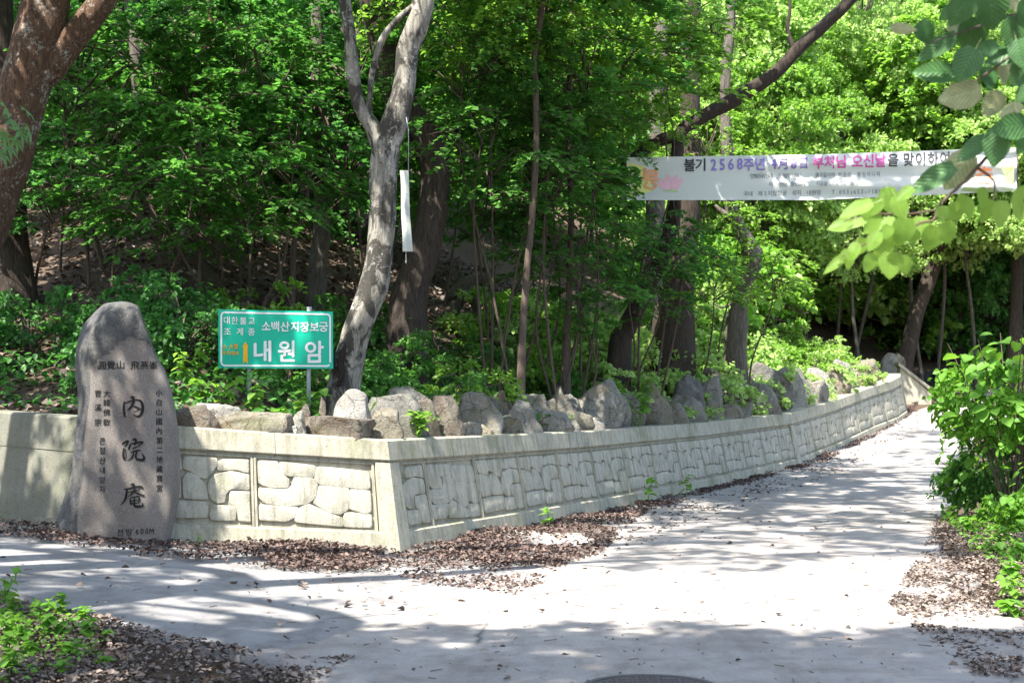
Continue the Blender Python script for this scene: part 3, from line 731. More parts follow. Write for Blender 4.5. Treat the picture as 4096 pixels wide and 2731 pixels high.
for px, A in ((2503, ROPE_L), (4070, ROPE_R)):
    for py, dz in ((btop(px), .05), (bbot(px), -.45)):
        a = P(px, py, BD); mb = MB(); mb.tube([(*a, .008), (A.x, A.y, A.z + dz, .008)], 5); keep_world(mb.obj('rope', M['rope'], None), bn)

# ------------------------------------------------------------------ manhole cover in the road
q = gh(2570, 2731); MH = (q.x + .02, q.y - .30)
mh = tag(empty('manhole_cover', (MH[0], MH[1], G(*MH) + .03)), 'round iron manhole cover set in the concrete road', 'manhole')
M['iron'] = m_plain('cast_iron', (.10, .085, .08), .65, .4)
mb = MB(); N = 48; V = []; 
for r, z in ((.36, .0), (.36, .008), (.325, .008), (.325, .0)):
    V += [(r * math.cos(2 * math.pi * k / N), r * math.sin(2 * math.pi * k / N), z) for k in range(N)]
Fs = [(j * N + k, j * N + (k + 1) % N, (j + 1) * N + (k + 1) % N, (j + 1) * N + k) for j in range(3) for k in range(N)]
mobj('frame_ring', V, Fs, M['iron'], mh, False)
V = [(.32 * math.cos(2 * math.pi * k / N), .32 * math.sin(2 * math.pi * k / N), .004) for k in range(N)]; mobj('lid', V, [tuple(range(N))], M['iron'], mh, False)
mb = MB()
for i in range(-5, 6):
    for j in range(-5, 6):
        if math.hypot(i, j) * .055 < .29: mb.box((i * .055, j * .055, .006), (.034, .034, .006), .78)
mb.obj('tread_pattern', M['iron'], mh, False)
# ------------------------------------------------------------------ boulders along the top of the wall
def wall_at(px):
    """wall top point in the direction of picture column px"""
    a = (px - CX) / F; best = None
    for i in range(1, len(WP) - 1):
        p, q = WP[i], WP[i + 1]; f0 = p[0] - a * p[1]; f1 = q[0] - a * q[1]
        if f0 * f1 <= 0 and f0 != f1:
            t = f0 / (f0 - f1); y = p[1] + (q[1] - p[1]) * t
            if best is None or y < best[1]: best = (p[0] + (q[0] - p[0]) * t, y, p[2] + (q[2] - p[2]) * t)
    return best
def hh(px, py, d0=12.):
    """where the line of sight meets the hillside"""
    D = d0
    while D < 120:
        p = P(px, py, D)
        if wnear(p.x, p.y)[0] > 0 and p.z <= H(p.x, p.y): return p
        D += .08
    return P(px, py, 60)
def rock_mesh(seed, w, dpt, h_, style, lean=0.):
    r_ = random.Random(seed); bm = bmesh.new(); bmesh.ops.create_icosphere(bm, subdivisions=4, radius=1)
    pl = []
    for k in range(15):
        n = Vector((r_.gauss(0, 1), r_.gauss(-.3, 1), r_.gauss(.25, .7))).normalized(); pl.append((n, r_.uniform(.58, .9)))
    if style == 'b': pl += [(Vector((r_.uniform(-.4, .4), 0, 1)).normalized(), .72), (Vector((1, 0, .35)).normalized(), .72), (Vector((-1, 0, .4)).normalized(), .72), (Vector((0, -1, .3)).normalized(), .65)]
    if style == 'f': pl += [(Vector((.1, 0, 1)).normalized(), .5), (Vector((0, -1, 0)), .6)]
    off = Vector((seed * 1.7, seed * .3, 0))
    for v in bm.verts:
        p = v.co.copy()
        for n, o in pl:
            t = p.dot(n) - o
            if t > 0: p -= n * t * .99
        if style == 'p':
            t = (p.z + .8) / 1.6; s_ = 1.05 - .33 * sstep(t); p.x *= s_; p.y *= s_
        p += v.normal * (.10 * noise.noise(p * 1.5 + off) + .05 * (1 - 2 * abs(noise.noise(p * 2.6 + off))) + .035 * noise.noise(p * 6 + off) + .022 * noise.noise(p * 14 + off))
        v.co = p
    lo = [min(v.co[i] for v in bm.verts) for i in range(3)]; hi = [max(v.co[i] for v in bm.verts) for i in range(3)]
    for v in bm.verts:
        p = [(v.co[i] - lo[i]) / (hi[i] - lo[i]) for i in range(3)]
        v.co = ((p[0] - .5) * w + lean * (p[2]) * w, (p[1] - .5) * dpt, p[2] * h_)
    m = bpy.data.meshes.new('boulder'); bm.to_mesh(m); bm.free()
    m.polygons.foreach_set('use_smooth', [True] * len(m.polygons)); return m
ZN = {4: (650, 1500, .4464), 5: (1450, 1500, .5315), 6: (2500, 1300, .5527)}
ROCKS = [  # zone, bbox, material, style, set back behind the wall edge, lean, label
 (4, 95, 262, 492, 470, 'b', 'b', .16, 0, 'brown flat topped boulder on the wall beside the inscribed stone'),
 (4, 500, 320, 1150, 525, 't', 'f', .15, 0, 'long low tan boulder with pale top under the sign post'),
 (4, 300, 248, 770, 380, 'p', 'f', .75, 0, 'pale flat slab lying behind the long low tan boulder'),
 (4, 1130, 315, 1288, 470, 'g', 'b', .2, 0, 'small square grey rock wedged between two long flat boulders'),
 (4, 1085, 445, 1225, 520, 'p', 'b', .12, 0, 'little pale chock stone under the wedged square rock'),
 (4, 1240, 358, 1890, 565, 'b', 'f', .16, 0, 'long mottled brown slab on the wall near the corner'),
 (4, 1800, 292, 2115, 578, 't', 'b', .15, .03, 'blocky tan boulder standing right at the wall corner'),
 (4, 1540, 122, 1875, 470, 'p', 'p', .5, 0, 'bright white pointed boulder behind the mottled brown slab'),
 (4, 1385, 192, 1465, 340, 'b', 'p', 1.0, 0, 'small brown spike of rock beside the right sign post'),
 (4, 1245, 258, 1365, 400, 'b', 'p', .9, 0, 'low brown stump of rock at the foot of the sign post'),
 (5, 10, 138, 435, 478, 'd', 'b', .35, 0, 'broad dark grey boulder leaning behind the blocky corner stone'),
 (5, 165, 84, 485, 260, 'g', 'b', .75, 0, 'light grey boulder topping the broad dark grey one'),
 (5, 340, 175, 565, 478, 'b', 'b', .3, 0, 'rusty brown boulder half hidden behind a leafy sprig'),
 (5, 480, 148, 735, 478, 'b', 'p', .2, .02, 'large brown and grey boulder right of the leafy sprig'),
 (5, 688, 365, 752, 478, 't', 'b', .1, 0, 'small tan cobble against the large brown and grey boulder'),
 (5, 712, 122, 1010, 420, 'g', 'p', .42, .08, 'big grey boulder with one peak left of the upright tan stone'),
 (5, 728, 352, 878, 474, 'g', 'b', .12, 0, 'squat grey stone with rounded top below the single peaked boulder'),
 (5, 878, 368, 995, 474, 't', 'b', .1, 0, 'ochre stone lying beside the squat grey one'),
 (5, 955, 108, 1098, 340, 't', 'b', .75, 0, 'upright tan stone behind the leaning grey slab'),
 (5, 998, 298, 1200, 466, 't', 'b', .2, 0, 'tan block with a rusty hollow in front of the leaning slab'),
 (5, 1070, 178, 1335, 466, 'g', 'p', .16, -.12, 'grey leaning slab with a sharp top and long slanting edge'),
 (5, 1145, 138, 1400, 330, 'g', 'b', .7, 0, 'rounded grey boulder behind the slanting slab'),
 (5, 1380, 72, 1575, 330, 't', 'p', .75, 0, 'sunlit tan crag behind the squat grey boulders'),
 (5, 1275, 262, 1550, 462, 'g', 'b', .18, 0, 'squat broad grey boulder with a split face'),
 (5, 1518, 338, 1635, 448, 'g', 'b', .1, 0, 'small round grey stone next to the split boulder'),
 (5, 1495, 262, 1715, 440, 't', 'b', .3, 0, 'yellowish tan block behind the small round stone'),
 (5, 1560, 28, 1925, 436, 'g', 'p', .3, .03, 'tallest grey boulder, broad based with a rounded peak'),
 (5, 1698, 316, 1818, 436, 'p', 'b', .1, 0, 'small pale stone at the foot of the tallest boulder'),
 (5, 1838, 92, 1998, 420, 'g', 'p', .35, -.05, 'narrow grey boulder leaning on the tallest one'),
 (5, 1945, 128, 2110, 415, 't', 'b', .5, 0, 'mossy upright stone behind the feathery green shrub'),
 (6, 122, 395, 318, 742, 't', 'p', .2, 0, 'rust streaked pointed boulder right of the feathery shrub'),
 (6, 292, 556, 446, 724, 't', 'b', .12, 0, 'square yellow tan block between grey boulders'),
 (6, 366, 506, 566, 714, 'g', 'b', .25, 0, 'grey block with a flat tilted top beside the yellow tan one'),
 (6, 352, 356, 566, 580, 'd', 'b', .65, 0, 'dark grey boulder behind the tilted grey block'),
 (6, 538, 366, 694, 694, 'g', 'b', .3, 0, 'tall grey column of rock with vertical cracks'),
 (6, 555, 306, 770, 460, 't', 'f', .9, 0, 'tan slab above the cracked grey column'),
 (6, 676, 566, 838, 696, 't', 'b', .12, 0, 'mossy low rock right of the cracked column'),
 (6, 698, 405, 890, 664, 'p', 'p', .35, 0, 'pale sunlit boulder with leaves hanging over it'),
 (6, 862, 266, 1110, 440, 'd', 'b', .8, 0, 'dark grey boulder with a flat top among the bright shrubs'),
 (6, 872, 416, 1100, 600, 'g', 'b', .25, 0, 'grey rock under the flat topped dark boulder'),
 (6, 1022, 308, 1190, 560, 'd', 'b', .4, 0, 'shadowed dark slab standing beside the sun capped stone'),
 (6, 1162, 346, 1296, 560, 'p', 'p', .3, 0, 'sun capped pale upright stone near the middle of the row'),
 (6, 1272, 396, 1446, 560, 'g', 'b', .3, 0, 'grey boulder with leaves drooping across its face'),
 (6, 1425, 306, 1606, 520, 't', 'b', .35, 0, 'tan grey upright boulder before the bright shrub mass'),
 (6, 1595, 336, 1806, 500, 't', 'b', .3, 0, 'tan rock partly buried in sunlit leaves near the wall bend'),
 (6, 1860, 200, 1980, 330, 'g', 'b', .6, 0, 'farthest peaked grey boulder above the curved end of the wall'),
 (6, 1920, 196, 2020, 330, 't', 'b', .35, 0, 'small tan rock beside the farthest peaked boulder')]
for k in range(16):
    x_ = 60 + k * 150 + (k * 53) % 60; ROCKS.append((5, x_, 190 - (k * 37) % 70 - (25 if x_ > 1500 else 0), x_ + 190, 420, 'gdtg'[k % 4], 'bp'[k % 2], .8, 0, 'half hidden boulder in the back row between larger ones'))
for k in range(10):
    x_ = 150 + k * 165; ROCKS.append((6, x_, 560 - k * 33 - (k * 29) % 60, x_ + 190, 700 - k * 30, 'gtdp'[k % 4], 'pb'[k % 2], .75, 0, 'half hidden boulder under the sunlit bushes of the back row'))
for i, (zn, x0, y0, x1, y1, mt, st, back, lean, lab) in enumerate(ROCKS):
    ox, oy, k = ZN[zn]; x0, x1, y0, y1 = ox + x0 * k, ox + x1 * k, oy + y0 * k, oy + y1 * k
    pm = (x0 + x1) / 2; wx, wy, wz = wall_at(min(pm, 3598)); w = (x1 - x0) / F * wy
    dpt = min(max(w * .75, .22), .75); dn, _, ii, tt = wnear(wx, wy)
    # step back behind the wall face along the line of sight so the rock stands on the soil
    D = wy; 
    while True:
        c0 = P(pm, (y0 + y1) / 2, D); d_ = wnear(c0.x, c0.y)[0]
        if d_ >= back * .6 + dpt * .28 + .06 or D > wy + 6: break
        D += .03
    zt = P(pm, y0, D).z; soil = H(c0.x, c0.y); zb = min(soil - .1 - .3 * max(0, zt - soil), P(pm, y1, D).z - .02)
    me = rock_mesh(i + 3, (x1 - x0) / F * D * {'b': 1.34, 'p': 1.36, 'f': 1.05}[st], dpt, zt - zb, st, lean); me.materials.append(M['rock_' + mt])
    o = inst('boulder', me, None, (c0.x - lean * w * .5, c0.y, zb), (0, 0, rnd.uniform(-.12, .12)))
    tag(o, lab, 'boulder', 'boulders set along the top of the wall')

# ------------------------------------------------------------------ foliage meshes
def leaf_arrays(pos, yaw, pitch, roll, size, wid=.36, droop=.12, fold=.10):
    n = len(pos); T = np.array([(0, 0, 0), (-wid, .34, fold), (-wid * .78, .70, fold * .6), (0, 1, -droop), (wid * .78, .70, fold * .6), (wid, .34, fold)])
    V = T[None] * size[:, None, None]
    def rot(V, a, ax):
        c, s = np.cos(a)[:, None], np.sin(a)[:, None]; X, Y, Z = V[..., 0], V[..., 1], V[..., 2]
        if ax == 'y': return np.stack([X * c + Z * s, Y, -X * s + Z * c], -1)
        if ax == 'x': return np.stack([X, Y * c - Z * s, Y * s + Z * c], -1)
        return np.stack([X * c - Y * s, X * s + Y * c, Z], -1)
    V = rot(rot(rot(V, roll, 'y'), pitch, 'x'), yaw, 'z') + pos[:, None, :]
    idx = np.arange(n)[:, None] * 6
    Fq = np.concatenate([idx + np.array([0, 3, 2, 1]), idx + np.array([0, 5, 4, 3])])
    return V.reshape(-1, 3), Fq
def crown(name, seed, rx, rz, sprays, per, L, m, sr=.55, flat=.10, tilt=.35, shell=.55, wid=.36, gap=0., low=-1.):
    g_ = np.random.default_rng(seed); cs = []
    while len(cs) < sprays:
        p = g_.uniform(-1, 1, 3)
        r = np.linalg.norm(p)
        if r > 1 or p[2] < low or (r < shell and g_.random() < .7): continue
        if gap and noise.noise(Vector((p[0] * rx * gap + seed, p[1] * rx * gap, p[2]))) < -.05: continue
        cs.append(p * np.array([rx, rx, rz]))
    cs = np.array(cs); A = []; yaw = []; pit = []; rol = []; sz = []; tw = MB()
    for c in cs:
        n = int(per * g_.uniform(.6, 1.4)); s = sr * g_.uniform(.65, 1.3); out = math.atan2(c[1], c[0])
        k = 5; th = out + g_.uniform(-1.3, 1.3, k); tt = g_.random(n); wh = g_.integers(0, k, n); side = g_.choice([-1, 1], n)
        rr = s * (.12 + .95 * tt); a = th[wh]
        q = np.stack([c[0] + rr * np.cos(a), c[1] + rr * np.sin(a), c[2] + g_.normal(0, flat * s, n) - .30 * rr * rr / s + g_.normal(0, .15, k)[wh] * rr], -1)
        A.append(q); yaw.append(a - math.pi / 2 + side * g_.uniform(.2, 1.0, n)); pit.append(g_.normal(-.18, tilt, n)); rol.append(g_.normal(0, tilt, n)); sz.append(L * g_.uniform(.6, 1.25, n))
        for j in range(0, k, 2):
            e = (c[0] + s * math.cos(th[j]), c[1] + s * math.sin(th[j]), c[2] - .25 * s)
            tw.tube([(*c, .008), (*e, .003)], 3, False)
        b0 = (c[0] * .12, c[1] * .12, -rz * .9 + .45 * (c[2] + rz)); mid = (c[0] * .6, c[1] * .6, c[2] * .75 + .1 * rz * 0)
        
        if g_.random() < .5: tw.tube([(*b0, .016), (*mid, .011), (*c, .006)], 4, False)
    V, Fq = leaf_arrays(np.concatenate(A), np.concatenate(yaw), np.concatenate(pit), np.concatenate(rol), np.concatenate(sz), wid)
    me = npmesh(name, V, Fq, m); bm_ = mobj('branches', tw.v, tw.f, M['bark_thin'], None, True, True)
    return me, bm_, rx, rz
CR = {}
for k in range(3): CR['u%d' % k] = crown('crown', 10 + k, 1.9, 1.35, 46, 115, .115, M['leaf_a'], .62)
for k in range(2): CR['c%d' % k] = crown('crown', 20 + k, 3.4, 1.5, 130, 90, .15, M['leaf_a'], .75, shell=.2)
for k in range(2): CR['t%d' % k] = crown('crown', 30 + k, 3.4, 1.2, 95, 62, .14, M['leaf_a'], .6, shell=.1, gap=.75)
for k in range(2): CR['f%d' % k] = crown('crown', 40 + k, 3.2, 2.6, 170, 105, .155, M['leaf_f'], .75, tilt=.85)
for k in range(3): CR['s%d' % k] = crown('foliage', 50 + k, .75, .5, 26, 50, .085, M['leaf_c'], .26, tilt=.7, shell=.3, low=-.8)
for k in range(2): CR['v%d' % k] = crown('crown', 70 + k, 1.05, .75, 22, 62, .105, M['leaf_a'], .5, flat=.035, tilt=.24, shell=.3)
CR['g0'] = crown('foliage', 60, .55, .34, 18, 30, .11, M['leaf_a'], .22, tilt=.45, shell=.3, low=-.7)
def setmat(o, m):
    o.material_slots[0].link = 'OBJECT'; o.material_slots[0].material = m
def tree(name, base_, cc, kind, sc, r0, bark, leafm, label, cat, group, mids=(), rz=None, trunk=True, szz=None):
    """base_ on the ground, cc crown centre"""
    e = empty(name, base_); tag(e, label, cat, group); me, br, rx_, rz_ = CR[kind]
    rz = rnd.uniform(0, 6.28) if rz is None else rz; szz = szz or sc
    lc = Vector(cc) - Vector(base_)
    o = inst('crown', me, e, lc, (rnd.uniform(-.1, .1), rnd.uniform(-.1, .1), rz), (sc, sc, szz)); setmat(o, leafm)
    o2 = inst('branches', br, e, lc, o.rotation_euler, (sc, sc, szz)); setmat(o2, M[bark]); o2['kind'] = 'stuff'
    if trunk:
        t = lc + Vector((0, 0, rz_ * szz * .5)); h_ = t.z
        pts = [(0, 0, -.3, r0 * 1.25), (0, 0, .25, r0)] + [tuple(m_) for m_ in mids] 
        if not mids: w_ = .055 * h_; pts += [(t.x * .35 + rnd.uniform(-w_, w_), t.y * .35, h_ * .35, r0 * .8), (t.x * .75 + rnd.uniform(-w_, w_), t.y * .75, h_ * .7, r0 * .6)]
        pts += [(t.x, t.y, h_, r0 * .2)]
        mb = MB(); mb.tube(spline(pts, 4), 9, True, .12, rnd.random() * 50); mb.obj('trunk', M[bark], e)
    return e

# ------------------------------------------------------------------ the trees whose trunks show
def trunk_tree(name, pts, D, bark, label, limbs=(), n=18, wob=.10, groove=0., dd=0., crown_=None, root=True, fl=.35, cat='tree', extra=None):
    """pts: (px, py, width px[, depth shift]) from the base up, all at depth D"""
    q = []
    for i, p in enumerate(pts):
        Dd = D + (p[3] if len(p) > 3 else 0) + dd * i; v = P(p[0], p[1], Dd); q.append((*v, p[2] / 2 / F * Dd))
    x, y, z, r = q[0]; gz = H(x, y)
    if root: q = [(x - (q[1][0] - x) * .1, y, min(gz, z) - .35, r * 1.15)] + ([(x, y, gz, r * 1.1)] if z - gz > .3 else []) + q
    e = tag(empty(name, (x, y, gz)), label, cat); mb = MB(); mb.tube(spline(q, 6), n, True, wob, len(label), fl, groove)
    keep_world(mb.obj('trunk', M[bark], None), e)
    for L_ in limbs:
        lq = []
        for i, p in enumerate(L_): Dd = D + (p[3] if len(p) > 3 else 0); v = P(p[0], p[1], Dd); lq.append((*v, p[2] / 2 / F * Dd))
        mb = MB(); mb.tube(spline(lq, 6), 12, True, wob, len(lq) + 1); keep_world(mb.obj('limb', M[bark], None), e)
    for (px, py, D2, kind, sc, lm) in (crown_ or []):
        me, br, rx_, rz_ = CR[kind]; v = P(px, py, D2)
        o = bpy.data.objects.new('crown', me); link(o); o.location = v; o.scale = (sc,) * 3; o.rotation_euler = (0, 0, rnd.uniform(0, 6)); setmat(o, M[lm]); keep_world(o, e)
        o2 = bpy.data.objects.new('branches', br); link(o2); o2.location = v; o2.scale = (sc,) * 3; o2.rotation_euler = o.rotation_euler; setmat(o2, M[bark]); keep_world(o2, e); o2['kind'] = 'stuff'
    return e
T1 = trunk_tree('broadleaf_tree', [(-330, 1690, 330), (-290, 1500, 270), (-190, 1200, 240), (-95, 950, 225), (10, 640, 215), (85, 400, 205), (140, 210, 205), (185, 0, 185), (215, -300, 160), (230, -700, 110)], 16.2, 'bark_red',
   'large reddish brown leaning trunk forking above the inscribed stone', [[(110, 360, 120), (200, 270, 130), (290, 160, 112), (400, 20, 100), (520, -150, 80), (700, -400, 50)]], crown_=[(300, -900, 16.2, 't0', .9, 'leaf_a'), (-500, -600, 15, 't1', .9, 'leaf_b')])
trunk_tree('broadleaf_tree', [(30, 1230, 250), (25, 1100, 215), (15, 900, 190), (0, 500, 170), (-20, 100, 150), (-30, -400, 110)], 19, 'bark_dark', 'dark shaded trunk rising behind the reddish brown leaning one', crown_=[(-40, -700, 19, 't1', .8, 'leaf_b')])
T3 = trunk_tree('broadleaf_tree', [(1375, 1590, 140), (1385, 1500, 126), (1425, 1330, 110), (1490, 1150, 112), (1525, 950, 104), (1532, 760, 102), (1545, 590, 108), (1585, 470, 104), (1618, 330, 90), (1632, 200, 86), (1668, 100, 92), (1690, 10, 84), (1665, -120, 76), (1600, -400, 60), (1570, -800, 40)], 15.6, 'bark_pale',
   'pale grey crooked trunk with patchy bark rising behind the sign', [[(1530, 600, 80), (1490, 505, 66), (1440, 430, 56), (1412, 300, 54), (1400, 150, 50), (1380, 0, 52), (1350, -200, 40), (1320, -450, 26)], [(1475, 470, 30), (1478, 400, 24), (1492, 280, 27), (1530, 160, 30), (1600, 70, 28), (1680, 15, 36)]],
   crown_=[(1480, -900, 15.6, 't0', .8, 'leaf_a')], n=24, wob=.2)
trunk_tree('broadleaf_tree', [(1628, 1270, 160), (1650, 1150, 130), (1690, 1010, 126), (1728, 850, 122), (1738, 690, 118), (1705, 560, 116), (1630, 455, 116), (1570, 320, 116), (1530, 150, 115), (1490, 0, 115), (1470, -300, 110), (1480, -700, 70)], 19.5, 'bark_dark', 'dark brown trunk with a swan neck bend behind the pale crooked one', crown_=[(1500, -900, 19, 't1', .8, 'leaf_b')], groove=.05, n=30)
trunk_tree('young_tree', [(2085, 1485, 36), (2092, 1300, 30), (2110, 1050, 27), (2130, 850, 26), (2145, 600, 26), (2142, 350, 26), (2135, 240, 24), (2160, 80, 26), (2165, -100, 22), (2180, -500, 14)], 19.0, 'bark_thin', 'thin straight brown stem right of the fallen branch', n=10, crown_=[(2190, -500, 19.0, 'u0', 1.2, 'leaf_a')])
trunk_tree('young_tree', [(2265, 1385, 36), (2278, 1150, 28), (2285, 850, 26), (2275, 550, 24), (2280, 250, 22), (2290, -50, 18), (2300, -400, 12)], 21.0, 'bark_thin', 'thin dark stem inside the curtain of fine leaves', n=10, crown_=[(2300, -450, 19.5, 'u1', 1.2, 'leaf_a')])
T7 = trunk_tree('broadleaf_tree', [(2480, 1390, 92), (2510, 1310, 76), (2575, 1170, 68), (2640, 1040, 62), (2690, 880, 58), (2702, 720, 54), (2720, 540, 52), (2790, 480, 56), (2940, 395, 58), (3090, 300, 54), (3200, 190, 50), (3310, 90, 50), (3400, 0, 48), (3520, -160, 44), (3650, -420, 26)], 23.0, 'bark_dark',
   'leaning reddish trunk carrying a long bare diagonal limb over the banner', [[(2715, 545, 56), (2640, 560, 50), (2560, 615, 46), (2490, 670, 30)], [(3180, 205, 26), (3150, 120, 18), (3160, 20, 12), (3130, -120, 8)]], n=16, wob=.16)
trunk_tree('broadleaf_tree', [(2690, 1300, 170), (2705, 1200, 130), (2735, 1050, 104), (2755, 850, 90), (2762, 600, 80), (2760, 300, 76), (2762, 100, 74), (2770, -100, 70), (2780, -500, 50)], 26.0, 'bark_dark', 'stout dark straight trunk behind the left end of the banner', n=20)
trunk_tree('broadleaf_tree', [(2600, 1240, 90), (2620, 900, 80), (2625, 500, 74), (2640, 150, 70), (2620, -50, 66), (2600, -400, 50)], 31.0, 'bark_grey', 'grey trunk half hidden behind the stout dark straight one', n=14)
trunk_tree('broadleaf_tree', [(2945, 1310, 80), (2955, 1230, 66), (2975, 1130, 62), (3008, 1040, 74), (2985, 960, 66), (2940, 880, 60), (2920, 800, 52), (2912, 640, 46), (2905, 520, 46), (2900, 420, 42), (2905, 250, 44), (2925, 50, 36), (2930, -300, 20)], 27.5, 'bark_grey', 'gnarled twisted grey trunk with peeling bark behind the banner', [[(2935, 885, 40), (2890, 850, 28), (2860, 820, 12)], [(2950, 1200, 14), (2890, 1230, 9), (2850, 1210, 5)]], n=16, wob=.34, groove=.08)
trunk_tree('broadleaf_tree', [(3612, 1480, 80), (3640, 1360, 62), (3670, 1240, 60), (3715, 1120, 62), (3745, 1020, 52), (3768, 880, 50), (3790, 700, 42), (3800, 400, 34), (3790, 0, 24)], 40.5, 'bark_dark', 'forked leaning grey trunk above the sloping wing wall', [[(3715, 1110, 60), (3685, 1010, 36), (3660, 930, 26), (3640, 800, 18)]], n=14, crown_=[(3790, 300, 40.5, 'u1', 1.5, 'leaf_c')])
for (px, py, w, D, lab) in ((3820, 1500, 62, 44, 'straight dark trunk in the gloom right of the forked leaning one'), (3768, 1460, 46, 47, 'dim slender trunk between the forked and the straight dark trunks'), (4060, 1420, 50, 40, 'slim grey trunk above the broad leaved roadside shrub'), (3985, 1330, 40, 54, 'faint distant trunk beyond the broad leaved roadside shrub')):
    trunk_tree('broadleaf_tree', [(px, py, w * 1.25), (px + 4, py - 150, w), (px + 8, py - 500, w * .9), (px - 6, py - 900, w * .8), (px, py - 1500, w * .5)], D, 'bark_dark', lab, n=12, crown_=[(px, 700, D, 'f0', .8, 'leaf_b')])
for (pts, D, bk, lab) in (
  ([(480, 1180, 75), (505, 1000, 62), (545, 780, 58), (560, 500, 56), (548, 250, 54), (525, 0, 52), (520, -400, 40)], 22.5, 'bark_grey', 'striped grey trunk in the dim woods left of the sign'),
  ([(800, 1100, 60), (815, 850, 52), (822, 560, 50), (818, 400, 52), (828, 280, 56), (860, 180, 46), (905, 110, 44), (925, 0, 40), (940, -300, 26)], 23.0, 'bark_red', 'reddish trunk dividing into a narrow fork in the dim woods'),
  ([(1262, 1190, 95), (1275, 1050, 74), (1290, 900, 66), (1285, 600, 60), (1270, 200, 54), (1260, -300, 36)], 21.5, 'bark_grey', 'furrowed grey trunk directly behind the pale crooked one'),
  ([(650, 1190, 42), (690, 1060, 38), (740, 930, 36), (770, 760, 30), (790, 500, 24), (800, 300, 14)], 21.0, 'bark_pale', 'short pale slanting trunk on the leaf strewn slope'),
  ([(430, 1150, 22), (380, 950, 18), (310, 760, 15), (270, 560, 11), (250, 350, 7)], 20.0, 'bark_thin', 'thin sapling stem slanting left over the leaf strewn slope'),
  ([(795, 1210, 14), (800, 1000, 12), (806, 750, 10), (800, 500, 6)], 18.6, 'bark_thin', 'thread thin upright sapling stem above the sign'),
  ([(1170, 1150, 26), (1180, 950, 22), (1215, 870, 20), (1235, 700, 16), (1220, 400, 8)], 20.0, 'bark_thin', 'kinked slim stem beside the furrowed grey trunk')):
    fork = [[(828, 300, 44), (815, 180, 30), (842, 80, 26), (836, -60, 22)]] if 'fork' in lab else ()
    trunk_tree('young_tree' if D < 21.2 else 'broadleaf_tree', pts, D, bk, lab, fork, n=14 if D > 21 else 8)
# fallen dead branch on the slope, hanging white strip
o0 = hh(1830, 1290); fb = tag(empty('fallen_branch', o0), 'weathered dead branch with forked roots lying on the shaded slope', 'branch')
for L_ in ([(1790, 1190, 40), (1860, 1140, 60), (1900, 1120, 50), (1990, 1115, 26), (2060, 1095, 12)], [(1860, 1150, 50), (1830, 1230, 30), (1800, 1290, 20)], [(1880, 1150, 46), (1900, 1230, 26), (1930, 1290, 14)], [(1985, 1118, 16), (1975, 1080, 8)], [(1800, 1190, 34), (1720, 1215, 22), (1650, 1260, 12)]):
    mb = MB(); mb.tube(spline([(*P(x, y, o0.y - .5), w / 2 / F * o0.y) for x, y, w in L_], 4), 8, True, .3, w_ := len(L_)); keep_world(mb.obj('limb', M['bark_grey'], None), fb)
hs = tag(empty('hanging_strip', P(1635, 490, 15.35)), 'long narrow white wrapped strip hanging by a wire from the pale crooked trunk', 'hanging strip')
M['vinyl'] = m_plain('weathered_vinyl', (.42, .44, .39), .5, .4)
HD = 15.3; V = []; NN = 14
for i in range(NN + 1):
    t = i / NN; y = 682 + (1006 - 682) * t; xl = lerp(t, [(0, 1600), (.5, 1606), (1, 1610)]) + 1.5 * math.sin(t * 9); xr = lerp(t, [(0, 1633), (.5, 1640), (1, 1650)]) + 1.2 * math.sin(t * 7 + 1)
    for x, o in ((xl, .0), (xl + (xr - xl) * .5, -.03 + .012 * math.sin(t * 12)), (xr, 0), (xl + (xr - xl) * .5, .035)): V.append(P(x, y, HD + o))
Fs = [(j * 4 + k, j * 4 + (k + 1) % 4, j * 4 + 4 + (k + 1) % 4, j * 4 + 4 + k) for j in range(NN) for k in range(4)] + [(0, 1, 2, 3)[::-1], tuple(range(NN * 4, NN * 4 + 4))]
keep_world(mobj('wrapped_strip', V, Fs, M['vinyl'], None, False), hs)
mb = MB(); mb.tube([(*P(1625, 470, HD + .12), .004), (*P(1634, 520, HD), .004), (*P(1634, 690, HD), .004)], 5); keep_world(mb.obj('wire', M['galv'], None), hs)
mb = MB(); mb.tube([(*P(1624, 1004, HD), .003), (*P(1624, 1040, HD), .003), (*P(1624, 1042, HD), .008), (*P(1623, 1052, HD), .006)], 5); keep_world(mb.obj('weight', M['sw'], None), hs)

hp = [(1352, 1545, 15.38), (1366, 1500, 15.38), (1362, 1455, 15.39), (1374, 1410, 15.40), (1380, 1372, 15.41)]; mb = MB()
mb.tube(spline([(*P(x, y, D_), r_) for (x, y, D_), r_ in zip(hp, (.02, .035, .04, .03, .006))], 5), 8, True, .4, 2); keep_world(mb.obj('hollow', m_plain('cavity_shade_dark', (.02, .014, .01), .95), None), T3)  # raised dark patch stands in for the shade inside the trunk cavity
